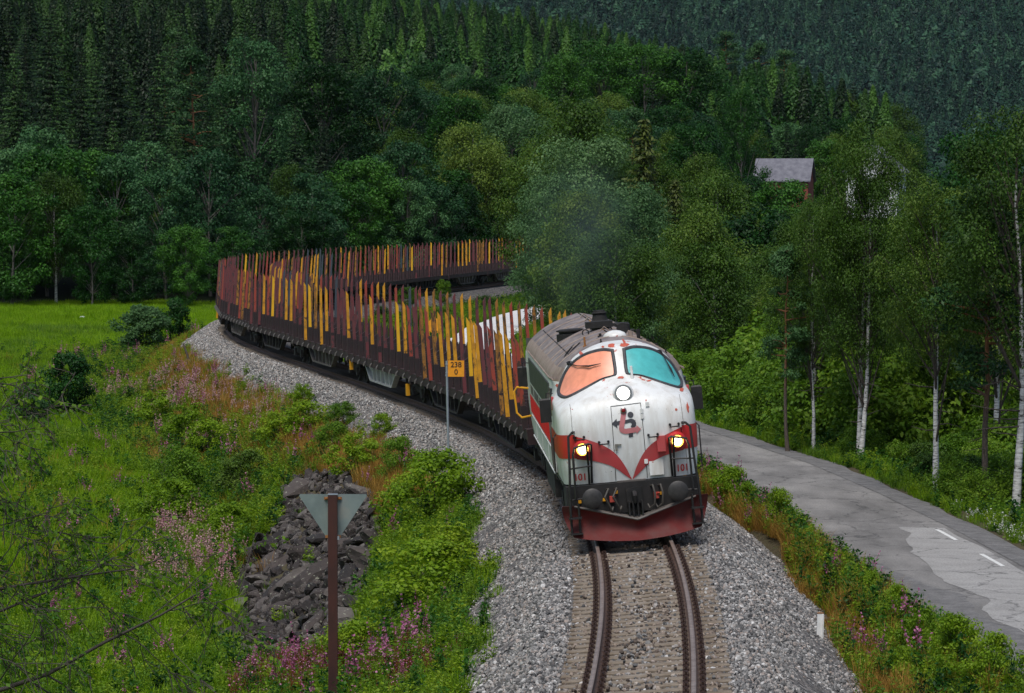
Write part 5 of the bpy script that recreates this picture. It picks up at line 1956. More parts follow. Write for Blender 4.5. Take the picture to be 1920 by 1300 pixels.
for v in range(3):
    proto('willow', 10, broadleaf('willow', 10, 3.0, .8, 120, 240, .07, 190 + v, LM_['leaf_willow'], LM_['bark_grey'], weep=.3, shape=.5, top=[.8, .9, .85][v], clump=.85, lobes=.4))
    proto('broad_tall', 18, broadleaf('broad_tall', 18, 4.4, 2.5, 150, 150, .12, 120 + v, LM_['leaf_broad'], LM_['bark_grey'], clump=.72, lobes=.5, shape=.5, top=[.9, 1.0, .8][v]))
    proto('blue_tall', 18, broadleaf('blue_tall', 18, 4.2, 3.0, 140, 150, .115, 160 + v, LM_['leaf_blue'], LM_['bark_grey'], clump=.72, lobes=.5, weep=.25, shape=.5, top=[.85, 1.0, .9][v]))
for v in range(2):
    proto('olive', 12, spruce('olive_spruce', 12, 2.5, 250 + v, LM_['leaf_olive'], LM_['bark_dark'], dens=1.25, size=.6))
    proto('pine', 18, pine('pine', 18, 2.9, 260 + v, LM_['leaf_pine'], LM_['bark_pine']))
for v in range(3):
    proto('near', 10, broadleaf('near_birch', 10, 2.0, [4.6, 3.6, 4.2][v], 125, 290, .038, 300 + v, LM_['leaf_birch'], LM_['birch_bark'], limb=LM_['bark_dark'], weep=.5, shape=.55, top=.8, trunk_r=.115, bare=10, lobes=.5, clump=.82))
BUSH = []
for v in range(4):
    BUSH.append(broadleaf('bush', 3, 1.45 + .2 * (v % 2), .15, 62, 120, .062, 340 + v, LM_['leaf_weed' if v != 2 else 'leaf_birch'], LM_['twig'], shape=.5, stems=5, trunk_r=.03, top=.75))
DBUSH = [broadleaf('dark_bush', 3, 1.3, .1, 70, 150, .062, 360 + v, LM_['leaf_willow' if v == 0 else 'leaf_broad'], LM_['twig'], shape=.45, stems=5, trunk_r=.03, top=.7) for v in range(2)]
LBUSH = [broadleaf('lime_bush', 1.6, .85, .05, 46, 95, .045, 370 + v, LM_['leaf_lime'], LM_['twig'], shape=.5, stems=6, trunk_r=.014, top=.8) for v in range(3)]
NAMES = {'broad': 'broadleaf_tree', 'blue': 'broadleaf_tree', 'birch': 'birch_tree', 'near': 'birch_tree', 'willow': 'willow_tree', 'spruce': 'spruce_tree', 'olive': 'spruce_tree', 'pine': 'pine_tree'}
rngt = np.random.default_rng(5)
TREE_XY = []


def add_tree(x, y, h, kind, v, label, group=None, wide=1.0):
    pk_ = kind + '_tall' if kind in ('broad', 'blue') and h > 13.5 else kind
    if pk_ != kind and wide > 0: wide = 1.0
    wide = abs(wide)
    ph, tm, cm = PROTO[pk_][v % len(PROTO[pk_])]
    s = h / ph
    sw = s * wide * rngt.uniform(.92, 1.1)
    t = empty(NAMES[kind], (x, y, float(ground_z(x, y)) - .05), rngt.uniform(0, 6.28))
    t.scale = (sw, sw, s)
    place('trunk', tm, t); place('crown', cm, t)
    tag(t, label, 'tree', group)
    TREE_XY.append((x, y))
    return t


GRP = {'broad': ('dark green leafy tree in the thick of the wood', 'leafy trees of the wood'), 'blue': ('grey-green leafy tree in the thick of the wood', 'grey-green trees of the wood'),
       'birch': ('light green birch in the thick of the wood', 'birches of the wood'), 'near': ('birch with glinting small leaves among the roadside thicket', 'birches of the roadside thicket'),
       'spruce': ('dark pointed spruce in the thick of the wood', 'spruces of the wood'), 'olive': ('olive spruce in the thick of the wood', 'olive spruces'), 'pine': ('pine standing on the wooded ridge', 'pines of the ridge')}


def wood_label(kind, x, y, h):
    look = {'willow': 'pale grey-green willow', 'broad': 'dark green leafy tree', 'blue': 'grey-green leafy tree', 'birch': 'light green birch', 'near': 'small-leaved birch', 'spruce': 'dark pointed spruce', 'olive': 'olive-green spruce', 'pine': 'long-stemmed pine'}[kind]
    big = 'low' if h < 8.5 else ('tall' if h > 17.5 else 'middling')
    e = float(edge(x)); px_ = x / y
    if y < 130: where = 'beside the road'
    elif y < e - 4: where = 'between road and river'
    elif y - e < 24: where = 'at the edge of the meadow' if px_ < -.075 else ('behind the far wagons' if px_ < .004 else ('behind the smoke' if px_ < .045 else 'below the houses'))
    else: where = 'on the upper left slope' if px_ < -.08 else ('on the slope above the train bend' if px_ < -.03 else ('on the slope above the smoke' if px_ < .045 else 'on the slope around the houses'))
    return '%s %s %s' % (big, look, where), '%s%s %s' % (look, 'es' if look.endswith('ch') else 's', where)


edge = lambda x: np.interp(x, [-300, -60, -30, 0, 14, 30, 60, 300], [282, 282, 292, 326, 348, 372, 385, 400])
for (x, y, h, kind, v, lab) in TREES:
    if lab and 'twin white' in lab: add_tree(x, y, h, kind, v, lab, None, .72); continue
    if lab and 'dark tree with pale trunk' in lab: add_tree(x, y, h, kind, v, lab, None, -.6); continue
    wide = .95 if kind in ('broad', 'blue') and h < 12 else (.82 if h > 19 and kind in ('broad', 'blue') else 1.0)
    add_tree(x, y, h, kind, v, *((lab, None) if lab else wood_label(kind, x, y, h)), wide)

# two roadside pines with bare orange-grey trunks
for (x, y, h, v, lab) in ((8.55, 110.4, 6.3, 0, 'roadside pine with orange-brown trunk left of the twin birch'), (12.3, 92.4, 8.6, 1, 'roadside pine with forked orange upper trunk near the right edge')):
    add_tree(x, y, h, 'pine', v, lab)
# second stem of the twin birch and a thin birch
add_tree(10.42, 107.0, 8.9, 'near', 1, 'slimmer white-trunked birch grown beside the tall twin birch', None, .8)
add_tree(9.35, 110.6, 8.0, 'near', 2, 'thin pale birch stem between roadside pine and twin birch', None, .7)


def free(x, y, d):
    if TREE_XY:
        a = np.array(TREE_XY)
        if np.min((a[:, 0] - x) ** 2 + (a[:, 1] - y) ** 2) < d * d: return False
    if abs(x - track_x(y)) < 5.5 and y < 345: return False
    if abs(x - road_x(y)) < 4.2 and y < 320: return False
    if 24 < x < 62 and 425 < y < 470: return False
    return True


edge = lambda x: np.interp(x, [-300, -60, -30, 0, 14, 30, 60, 300], [282, 282, 292, 326, 348, 372, 385, 400])
made = 0
for _ in range(6000):
    if made > 230: break
    y = rngt.uniform(284, 520)
    x = rngt.uniform(-.165 * y, .165 * y)
    e = float(edge(x))
    if y < e: continue
    if 22 < x < 66 and y < 470 and y > 380: continue
    if not free(x, y, 3.4 if y - e < 20 else (7.2 if x < -12 else 5.0)): continue
    depth = y - e
    q = rngt.random()
    left = x < -12 - .02 * depth
    if x > .108 * y and y > 380: continue
    if depth < 20:
        kind = 'broad' if q < .5 else ('blue' if q < .93 else 'birch')
        if depth > 14 and left and q < .6: kind = 'spruce'
        h = rngt.uniform(6, 13) + depth * .12
    elif left:
        kind = 'spruce' if q < .95 else 'pine'
        h = rngt.uniform(10, 16) + .02 * depth
    else:
        kind = 'broad' if q < .30 else ('blue' if q < .45 else ('birch' if q < .72 else ('spruce' if q < .94 else 'pine')))
        h = rngt.uniform(10, 16) if kind != 'spruce' else rngt.uniform(11, 18)
    if .060 < x / y < .118 and y < 442: h = min(h, 7.0 + .0022 * y - float(ground_z(x, y)))
    if h < 2.5: continue
    add_tree(x, y, h, kind, rngt.integers(4), *wood_label(kind, x, y, h))
    made += 1
# trees between the road, the river and the bend
made = 0
for _ in range(3000):
    if made > 40: break
    y = rngt.uniform(100, 330)
    x = float(road_x(y)) + rngt.uniform(5.0, 5 + .09 * y)
    if x > .17 * y + 2 or x < float(track_x(y)) + 6: continue
    if x > 22 and y > 200: continue
    if not free(x, y, 3.0): continue
    kind = 'birch' if rngt.random() < .72 or y < 230 else 'broad'
    if y < 125: kind = 'near'
    h = rngt.uniform(4.5, 8.0) if y < 200 else rngt.uniform(6, 10)
    if y < 125: h = rngt.uniform(4, 6.5)
    if .110 < x / y < .136:
        h = min(h, 7.05 - .0545 * y - float(ground_z(x, y)))
        if h < 1.2: continue
    add_tree(x, y, h, kind, rngt.integers(4), 'young leafy tree in the thicket between road and river', 'young trees between road and river', 1.15)
    made += 1

# ------------------------------------------------------------------ wooded slopes further off: one mass each
FS = [simple_crown('slope_spruce', 'spruce', 18, 3.3, 401 + i, LM_['leaf_mid'], 4200) for i in range(3)] + [simple_crown('slope_leafy', 'leafy', 14, 2.9, 411 + i, LM_['leaf_mid'], 4500) for i in range(2)] + [simple_crown('dark_spruce', 'spruce', 18, 3.4, 441 + i, LM_['leaf_spruce'], 4200) for i in range(2)]
rngf = np.random.default_rng(9)
N = 9000
y = rngf.uniform(505, 1090, N); x = rngf.uniform(-.21, .105, N) * y
m_ = (ground_z(x, y) > -6) & ((x * 0 + 1) > 0)
x, y = x[m_], y[m_]
keep = rngf.random(len(x)) < .42
x, y = x[keep], y[keep]
leafy = (vnoise(x * .03, y * .02, 51) + rngf.normal(0, .35, len(x))) > .35
pk = np.where(leafy, 3 + rngf.integers(0, 2, len(x)), rngf.integers(0, 3, len(x)))
dk = (x / y < -.062 + .02 * vnoise(x * .02, y * .01, 55)) & (rngf.random(len(x)) < .88)
dk |= rngf.random(len(x)) < .22
pk = np.where(dk & (pk < 3), 5 + rngf.integers(0, 2, len(x)), pk)
pk = np.where((x / y < -.07) & (rngf.random(len(x)) < .9), 5 + rngf.integers(0, 2, len(x)), pk)
sc = rngf.uniform(.62, 1.2, len(x)) * np.where(leafy, .9, 1.0)
rot = np.column_stack([np.zeros(len(x)), np.zeros(len(x)), rngf.uniform(0, 6.28, len(x))])
scatter('forest', np.column_stack([x, y, ground_z(x, y) - .2]), rot, sc, pk, FS, 'mixed spruce and birch forest covering the nearer hillside', 'forest')
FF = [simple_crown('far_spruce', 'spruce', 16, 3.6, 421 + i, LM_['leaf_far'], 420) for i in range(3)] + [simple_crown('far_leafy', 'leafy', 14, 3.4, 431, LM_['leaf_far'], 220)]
N = 36000
y = rngf.uniform(2060, 3650, N); x = rngf.uniform(-.10, .22, N) * y
keep = (x > -.02 * y) | (rngf.random(N) < .3)
x, y = x[keep], y[keep]
pk = np.where(rngf.random(len(x)) < .16 + .12 * vnoise(x * .01, y * .006, 61), 3, rngf.integers(0, 3, len(x)))
sc = rngf.uniform(.75, 1.5, len(x))
rot = np.column_stack([np.zeros(len(x)), np.zeros(len(x)), rngf.uniform(0, 6.28, len(x))])
scatter('forest', np.column_stack([x, y, ground_z(x, y) - .3]), rot, sc, pk, FF, 'dark bluish spruce forest covering the far hillside', 'forest')


# ------------------------------------------------------------------ bushes one can tell apart
def add_bush(x, y, h, pair, label, group=None, wide=1.0, ph=3.0, name='bush'):
    s = h / ph
    t = empty(name, (x, y, float(top_z(x, y)) - .04), rngt.uniform(0, 6.28))
    t.scale = (s * wide, s * wide, s)
    place('stems', pair[0], t); place('foliage', pair[1], t)
    return tag(t, label, 'bush', group)


add_bush(-21.4, 207.5, 2.7, DBUSH[0], 'wide grey-green bush standing in the meadow by the bend', None, 1.35)
add_bush(-20.1, 212.0, 3.1, DBUSH[1], 'narrow dark bush right of the wide meadow bush', None, .75)
add_bush(-20.3, 161.5, 2.9, DBUSH[1], 'dark pointed bush at the left of the embankment', None, .9)
add_bush(-21.6, 158.5, 1.9, DBUSH[0], 'low dark bush behind the twigs at the left', None, 1.2)
add_bush(-2.05, 94.6, 1.75, LBUSH[0], 'dense bright green bush beside the kilometre post foot', None, 1.25, 1.6)
add_bush(-3.1, 98.5, 1.25, LBUSH[1], 'rounded green bush above the stones', None, 1.2, 1.6)
add_bush(-2.05, 77.0, 1.55, LBUSH[1], 'yellow-green bush right of the brown sign post', None, 1.5, 1.6)
add_bush(-1.55, 80.6, 1.25, LBUSH[2], 'smaller yellow-green bush beside the ballast slope', None, 1.3, 1.6)
add_bush(-3.15, 73.5, .95, LBUSH[0], 'low broad-leaved bush at the foot of the sign post', None, 1.3, 1.6)
for k, (x, y, h, w) in enumerate(((-6.2, 121.5, 1.1, 1.5), (-7.2, 128.5, 1.2, 1.5), (-5.0, 113.8, 1.3, 1.2), (-3.75, 108.5, 1.3, 1.0), (-11.6, 137.5, 1.5, 1.3), (-8.6, 131, 1.2, 1.4), (-9.6, 124, 1.5, 1.3), (-10.8, 117, 1.6, 1.3), (-13.4, 146, 1.7, 1.2), (-12.4, 128, 1.8, 1.2), (-9.0, 112.5, 1.3, 1.3), (-15.6, 155, 1.6, 1.2), (-5.9, 126.0, .9, 1.4), (-4.3, 118.5, .8, 1.1), (-8.0, 137.5, .8, 1.2))):
    add_bush(x, y, h, (BUSH[k % 4] if k % 3 == 0 else LBUSH[k % 3]), 'green bush in the weeds of the embankment slope', 'bushes on the embankment slope', w, 3.0 if k % 3 == 0 else 1.6)
for k, (x, y, h, w) in enumerate(((5.75, 92.6, .95, 1.0), (6.0, 90.4, .7, .9), (5.85, 97.5, .6, 1.0), (6.35, 84.8, 1.0, .6), (6.6, 80.2, .5, .8), (6.9, 74.5, .55, .8), (7.05, 70.0, .6, .8), (7.15, 66.0, .8, .7), (7.2, 62.6, .85, .8), (7.45, 60.2, .9, .9), (7.75, 57.6, .9, .9), (7.0, 57.8, .7, .9), (8.1, 55.0, .9, .9), (6.75, 60.5, .55, .9))):
    lab = {0: 'leafy green bush right of the locomotive plough', 3: 'upright leafy bush half way along the verge', 12: 'leafy bush in the lower right picture corner'}.get(k)
    add_bush(x, y, h, LBUSH[k % 3], lab or 'leafy bush on the strip between track and road', None if lab else 'bushes between track and road', w, 1.6)
# thicket along the far side of the road
made = 0
for _ in range(4000):
    if made > 95: break
    y = rngt.uniform(66, 138)
    d = rngt.uniform(1.9, 9.0)
    x = float(road_x(y)) + float(hwf(y)) + d
    if x > .165 * y: continue
    h = rngt.uniform(.7, 1.4) + .40 * (d - 1.7)
    if .112 < x / y < .134:
        h = min(h, 7.05 - .0545 * y - float(ground_z(x, y)))
        if h < .6: continue
    if y > 112: h = h * 1.5 + .6
    add_bush(x, y, h, BUSH[rngt.integers(4)], 'bush of the green thicket lining the forest side of the road', 'bushes along the forest side of the road', rngt.uniform(.85, 1.15))
    made += 1
for k, (x, y, h, lab) in enumerate(((-5.2, 262, 1.6, 'cone-shaped green shrub beside the far track'), (-7.6, 250, 1.3, 'low green shrub beside the far track bed'), (-8.8, 236, 1.3, None), (-4.5, 230, 1.3, None), (-6.2, 215, 1.2, None), (-8.4, 205, 1.2, None), (-9, 190, 1.2, None), (-5.8, 178, 1.3, None), (-3.6, 165, 1.2, None), (.5, 258, 1.4, None), (-1.5, 252, 1.2, None))):
    add_bush(x, y, h, BUSH[k % 4], lab or 'low bush on the grass inside the bend', None if lab else 'bushes inside the bend', .8 if k == 0 else 1.2)
# bank of bushes below the houses
for k in range(26):
    x = rngt.uniform(14, 62); y = rngt.uniform(345, 430)
    if x > .165 * y: continue
    add_bush(x, y, rngt.uniform(1.5, 3.0), DBUSH[1] if k % 2 else BUSH[k % 4], 'rounded bush on the bank below the houses', 'bushes below the houses', 1.3)

# ------------------------------------------------------------------ weeds, grass and flowers
W_ = LM_
HB = [herb('weed', 500, W_['leaf_weed'], .62, 8, 15, .062), herb('weed', 501, W_['leaf_weed'], .5, 9, 13, .052, .34), herb('weed', 502, W_['leaf_broad'], .7, 7, 16, .066),
      herb('lime_weed', 503, W_['leaf_lime'], .6, 8, 15, .056), herb('lime_weed', 504, W_['leaf_lime'], .42, 9, 12, .05, .34),
      tuft('straw', 505, W_['leaf_straw'], .55, 34, .006, .2), tuft('straw', 506, W_['leaf_straw'], .42, 30, .006, .24),
      tuft('grass', 507, W_['leaf_grass'], .45, 34, .009, .2), tuft('grass', 508, W_['leaf_weed'], .38, 34, .010, .24),
      herb('fireweed', 509, W_['leaf_weed'], .95, 7, 14, .055, .32, W_['stem_red'], W_['petal'], 16, .024, 3.2),
      herb('fireweed', 510, W_['leaf_weed'], .8, 6, 12, .05, .30, W_['stem_red'], W_['petal_pale'], 18, .022, 3.2),
      herb('seeding_weed', 511, W_['stem_red'], .8, 9, 14, .032, .3, W_['stem_red'], W_['petal'], 2, .02, 3.5),
      herb('daisy', 512, W_['leaf_weed'], .45, 6, 8, .04, .3, None, W_['petal_white'], 5, .022, 3.0)]
rngg = np.random.default_rng(21)


def in_poly(x, y, poly):
    r = np.zeros(len(x), bool)
    n = len(poly)
    for i in range(n):
        x1, y1 = poly[i]; x2, y2 = poly[(i + 1) % n]
        c = ((y1 > y) != (y2 > y)) & (x < (x2 - x1) * (y - y1) / (y2 - y1 + 1e-12) + x1)
        r ^= c
    return r


def near_any(x, y, pts, rx, ry):
    r = np.zeros(len(x))
    for (a, b) in pts:
        r = np.maximum(r, np.exp(-((x - a) / rx) ** 2 - ((y - b) / ry) ** 2))
    return r


def weeds(name, x, y, pick, sc, label):
    n = len(x)
    rot = np.column_stack([rngg.normal(0, .1, n), rngg.normal(0, .1, n), rngg.uniform(0, 6.28, n)])
    scatter(name, np.column_stack([x, y, top_z(x, y) - .01]), rot, sc, pick, HB, label, 'weeds')


PALE_FW = [(-10.87, 115.25), (-9.21, 109.79), (-8.43, 102.27), (-10.27, 103.88), (-10.07, 110.29), (-9.14, 105.18)]
PINK_FW = [(-4.59, 76.44), (-2.69, 68.87), (-1.95, 64.89), (-3.97, 73.59), (-5.28, 79.97), (-5.75, 79.81)]
MID_FW = [(-17.51, 172.25), (-14.96, 161.46), (-10.89, 151.8), (-10.55, 144.01), (-13.7, 158.07), (-9.3, 144.7)]
N = 34000
y = 52 + 158 * rngg.uniform(0, 1, N) ** .9
t = -rngg.uniform(2.7, 15.5, N)
x = track_x(y) + t
ok = ~in_poly(x, y, SCREE) | (rngg.random(N) < .012)
edge_ = 3.15 + .35 * vnoise(y * .35, y * 0, 71)
ok &= (-t > edge_) | (rngg.random(N) < .06)
ok &= (-t < 9.0) | (rngg.random(N) < np.where(y < 150, .8, .4))
x, y, t = x[ok], y[ok], t[ok]
n = len(x)
nz = vnoise(x * .45, y * .22, 81); nz2 = vnoise(x * .8 + 9, y * .4, 82)
u = rngg.random(n)
pick = np.where(u < .40, rngg.integers(0, 3, n), np.where(u < .62, 3 + rngg.integers(0, 2, n), 7 + rngg.integers(0, 2, n)))
straw = (np.exp(-((-t - 4.0) / 1.5) ** 2) * .95 + .5 * (nz2 > .3)) * (y > 98)
pick = np.where(rngg.random(n) < straw, 5 + rngg.integers(0, 2, n), pick)
lim = (nz > .25) & (rngg.random(n) < .45)
pick = np.where(lim, 3 + rngg.integers(0, 2, n), pick)
pick = np.where((-t > 9.5) & (rngg.random(n) < np.where(y < 140, .45, .85)), 7 + rngg.integers(0, 2, n), pick)
pick = np.where(rngg.random(n) < .30 * near_any(x, y, PALE_FW, .7, 2.6), 10, pick)
pick = np.where(rngg.random(n) < .75 * near_any(x, y, PINK_FW, .6, 1.9), np.where(rngg.random(n) < .10, 9, 11), pick)
pick = np.where(rngg.random(n) < .14 * near_any(x, y, MID_FW, 1.6, 5), 10, pick)
pick = np.where(rngg.random(n) < .005, 9, pick)
sc = rngg.uniform(.6, 1.25, n) * np.where(-t < 4.2, .8, 1.0)
weeds('undergrowth', x, y, pick, sc, 'tangle of weeds, straw and fireweed on the embankment slope')
# strip between track and road
N = 6500
y = rngg.uniform(50, 150, N); u = rngg.random(N)
xa = track_x(y) + 3.7 + .3 * vnoise(y * .4, y * 0, 73); xb = road_x(y) - hwf(y) + .22
x = xa + (xb - xa) * u
ok = (xb > xa)
x, y, u = x[ok], y[ok], u[ok]
n = len(x)
q = rngg.random(n)
pick = np.where(q < .34, rngg.integers(0, 3, n), np.where(q < .55, 3 + rngg.integers(0, 2, n), np.where(q < .85, 5 + rngg.integers(0, 2, n), 7 + rngg.integers(0, 2, n))))
pick = np.where((u < .45) & (rngg.random(n) < .6), 5 + rngg.integers(0, 2, n), pick)
pick = np.where(rngg.random(n) < .008, 9, pick)
weeds('undergrowth', x, y, pick, rngg.uniform(.45, 1.0, n), 'strip of weeds and dry grass between track and road')
# under the thicket and along its edge
N = 11000
y = rngg.uniform(60, 150, N); d = rngg.uniform(.75, 9, N)
x = road_x(y) + hwf(y) + d
n = len(x)
pick = np.where(d < 2.0, np.where(rngg.random(n) < .6, 7 + rngg.integers(0, 2, n), rngg.integers(0, 4, n)), rngg.integers(0, 3, n))
pick = np.where((d < 2.4) & (rngg.random(n) < .5 * near_any(x, y, [(11.5, 85), (11.9, 82)], .8, 3)), 12, pick)
weeds('undergrowth', x, y, pick, rngg.uniform(.6, 1.3, n) * np.where(d < 1.5, .6, 1.0), 'grass and daisies at the foot of the roadside thicket')
# inside the bend
N = 16000
y = rngg.uniform(140, 312, N); u = rngg.random(N)
xa = track_x(y) + 3.2; xb = road_x(y) - hwf(y) - .25
x = xa + (xb - xa) * u
ok = xb > xa
x, y, u = x[ok], y[ok], u[ok]
x2 = road_x(y) + hwf(y) + rngg.uniform(.3, 9, len(y))
sel = rngg.random(len(y)) < .4
x = np.where(sel, x2, x)
n = len(x)
q = rngg.random(n)
pick = np.where(q < .5, 7 + rngg.integers(0, 2, n), np.where(q < .75, rngg.integers(0, 3, n), 3 + rngg.integers(0, 2, n)))
weeds('undergrowth', x, y, pick, rngg.uniform(.6, 1.3, n), 'grass and weeds on the ground inside the bend')
# the meadow
N = 42000
y = 85 + 207 * rngg.uniform(0, 1, N) ** .8
x = track_x(np.minimum(y, 250)) - 8.5 - rngg.uniform(0, .115, N) * y - .5
x = np.where(y > 200, rngg.uniform(-48, -17, N), x)
ok = (y < edge(x) - 2) & (x < track_x(y) - 7) & (x > -.16 * y - 6)
x, y = x[ok], y[ok]
n = len(x)
pick = np.where(vnoise(x * .2, y * .08, 91) + rngg.normal(0, .3, n) > .55, 8, 7)
scatter('grass', np.column_stack([x, y, ground_z(x, y) - .02]), np.column_stack([np.zeros(n), np.zeros(n), rngg.uniform(0, 6.28, n)]), rngg.uniform(.5, 1.0, n) * np.array([[1.3, 1.3, .7]]).repeat(n, 0).T[0], pick, HB, 'bright green meadow grass left of the railway', 'grass')

# ------------------------------------------------------------------ ballast stones lying loose near the camera
ST = [stone_mesh('ballast_stone', 600 + i, MATS['stone'], 1, .72, .3, .038) for i in range(5)] + [stone_mesh('ballast_stone', 610 + i, MATS['stone_rust'], 1, .72, .3, .038) for i in range(2)]
rngs = np.random.default_rng(33)
N = 120000
y = 48 + 62 * rngs.uniform(0, 1, N) ** 1.15
t = rngs.uniform(-3.9, 4.3, N)
y2 = rngs.uniform(100, 222, 70000); t2 = -rngs.uniform(1.2, 3.7, 70000)
y = np.concatenate([y, y2]); t = np.concatenate([t, t2])
edge2 = 3.45 + .45 * (t > 0) + .35 * vnoise(y * .5, t * 0, 74)
ok = np.abs(t) < edge2
# keep rails and rail seats clear
ok &= np.abs(np.abs(t) - .753) > .17
y, t = y[ok], t[ok]
# between the rails most stones lie in the cribs between sleepers
ph = ((len_of_y(y) - L0) / .6 + .5) % 1.0 - .5
on_sleeper = (np.abs(ph) < .27) & (np.abs(t) < 1.32)
k = ~on_sleeper | (rngs.random(len(t)) < .07 + .22 * (vnoise(t * 1.2, y * .8, 77) > .35))
y, t, on_sleeper = y[k], t[k], on_sleeper[k]
x = track_x(y) + t
z = ballast_z(t, y) + rngs.uniform(-.01, .025, len(t))
c_ = np.tan(track_cant(y))
z = np.where(on_sleeper, -.150 + c_ * t, z)
n = len(x)
scatter('ballast_stones', np.column_stack([x, y, z]), rngs.uniform(0, 6.28, (n, 3)), rngs.uniform(.6, 1.55, n) * np.interp(y, [48, 110, 220], [1, 1.15, 1.5]), np.where((np.abs(t) < 1.25) & (rngs.random(n) < .55), 5 + rngs.integers(0, 2, n), rngs.integers(0, 5, n)), ST, 'loose grey ballast stones around the sleepers', 'gravel')

# ------------------------------------------------------------------ heap of dark stones on the embankment
pile = empty('stone_heap', (-6.0, 98.0, float(ground_z(-6.0, 98.0))))
tag(pile, 'heap of dark lichen-spotted stones on the embankment slope', 'stone heap')
RK = [stone_mesh('stone', 640 + i, MATS['rock'], 2, [.42, .55, .5, .62, .38, .5][i], .35, 1.0) for i in range(6)]
P = np.array(SCREE)
cnt = 0
pts = []
for _ in range(20000):
    if cnt >= 290: break
    x = rngs.uniform(P[:, 0].min(), P[:, 0].max()); y = rngs.uniform(P[:, 1].min(), P[:, 1].max())
    if not in_poly(np.array([x]), np.array([y]), SCREE)[0]: continue
    s = float(np.clip(rngs.lognormal(-1.22, .40), .13, .55))
    if any((x - a) ** 2 + ((y - b) * .35) ** 2 < (.55 * (s + c)) ** 2 for a, b, c in pts): continue
    pts.append((x, y, s)); cnt += 1
    place('stone', RK[int(rngs.integers(6))], pile, Vector((x, y, float(ground_z(x, y)) + s * .25)) - pile.location, tuple(rngs.uniform(-.6, .6, 2)) + (float(rngs.uniform(0, 6.28)),), (s * float(rngs.uniform(1.0, 1.7)), s * float(rngs.uniform(.7, 1.1)), s * float(rngs.uniform(.8, 1.3))))
N = 2600
x = rngs.uniform(P[:, 0].min(), P[:, 0].max(), N); y = rngs.uniform(P[:, 1].min(), P[:, 1].max(), N)
k = in_poly(x, y, SCREE); x, y = x[k], y[k]; n = len(x)
sr = scatter('rubble', np.column_stack([x, y, ground_z(x, y) + .03]) - np.array(pile.location), rngs.uniform(0, 6.28, (n, 3)), rngs.uniform(.09, .24, n), rngs.integers(0, 6, n), RK, None, None, pile)
# a few boulders along the inside of the bend
for k, (x, y, s) in enumerate(((-7.2, 246, .5), (-6.1, 240, .4), (-8.6, 243, .45), (-5.0, 250, .5), (-3.2, 257, .5), (-4.4, 244, .35), (-2.0, 262, .4), (-7.9, 233, .4))):
    o = place('boulder', RK[k % 6], None, (x, y, float(top_z(x, y)) + s * .2), (.2, .1, k * 1.3), s)
    tag(o, 'grey boulder on the bank inside the bend', 'boulder', 'boulders inside the bend')
o = place('boulder', RK[1], None, (-30.9, 257.0, float(ground_z(-30.9, 257)) + .1), (0, 0, .4), .26)
o.data = o.data.copy(); o.data.materials.clear(); o.data.materials.append(MATS['marker_white'])
tag(o, 'small white boulder lying in the meadow', 'boulder')


# ------------------------------------------------------------------ signs and posts
def text_mesh(txt, size):
    cu = bpy.data.curves.new('t', 'FONT'); cu.body = txt; cu.size = size; cu.align_x = 'CENTER'; cu.align_y = 'CENTER'; cu.extrude = .002; cu.offset = size * .012
    to = bpy.data.objects.new('t', cu); COL.objects.link(to)
    bpy.context.view_layer.update()
    me = bpy.data.meshes.new_from_object(to.evaluated_get(bpy.context.evaluated_depsgraph_get()))
    bpy.data.objects.remove(to)
    me.materials.clear(); me.materials.append(MATS['letter_black'])
    return me


kx, ky = -1.85, 101.4
kz = float(top_z(kx, ky))
km = empty('kilometre_post', (kx, ky, kz))
tag(km, 'slim grey post with orange kilometre sign 238 beside the track', 'sign')
mb = MB(); mb.tube([(.08, 0, -.3), (.03, 0, 1.5), (-.005, 0, 3.42)], .036, 10); mb.tube([(-.005, 0, 2.98), (-.004, 0, 3.03)], .045, 10); mb.build('post', MATS['galvanised'], km, smooth=True)
mb = MB(); mb.box(.03, .49, -.055, -.045, 2.97, 3.43); pl = mb.build('sign_plate', MATS['orange_sign'], km)
place('lettering', text_mesh('238', .21), pl, (.262, -.060, 3.305), (R(90), 0, 0))
place('lettering', text_mesh('0', .21), pl, (.262, -.060, 3.10), (R(90), 0, 0))
mb = MB(); mb.box(-.04, .06, -.045, -.03, 3.30, 3.34); mb.box(-.04, .06, -.045, -.03, 3.06, 3.10); mb.build('clamp', MATS['galvanised'], km)

sx_, sy_ = -3.27, 65.0
sz_ = float(top_z(sx_, sy_))
ts = empty('triangle_sign', (sx_, sy_, sz_))
tag(ts, 'back of a grey triangular sign on a rust-brown steel post', 'sign')
hgt = 1.63 - sz_
mb = MB()
mb.box(-.085, .085, -.075, -.062, -.5, hgt); mb.box(-.085, .085, .062, .075, -.5, hgt); mb.box(-.006, .006, -.062, .062, -.5, hgt)
po = mb.build('post', MATS['post_brown'], ts)
mb = MB(); mb.box(-.09, .09, -.08, .08, hgt, hgt + .012); mb.build('post_cap', MATS['galvanised'], po)
mb = MB(); mb.prism([(-.60, hgt), (.60, hgt), (.62, hgt - .03), (.13, hgt - .78), (.06, hgt - .82), (-.06, hgt - .82), (-.13, hgt - .78), (-.62, hgt - .03)], 'y', .10, .112); mb.build('sign_plate', MATS['sign_back'], ts)
mb = MB(); mb.box(-.16, .16, .076, .1, hgt - .10, hgt - .05); mb.box(-.14, .14, .076, .1, hgt - .80, hgt - .75); mb.build('bracket', MATS['rust'], ts)
for bx in (-.12, .12):
    mb = MB(); mb.lathe([(.02, 0), (.02, .03), (.01, .035)], (bx, .078, hgt - .075), (0, -1, 0), 8); mb.build('bolt', MATS['rust'], ts)
mb = MB(); mb.box(.085, .12, -.06, .05, hgt - .82, hgt - .76); mb.build('clip', MATS['galvanised'], ts)

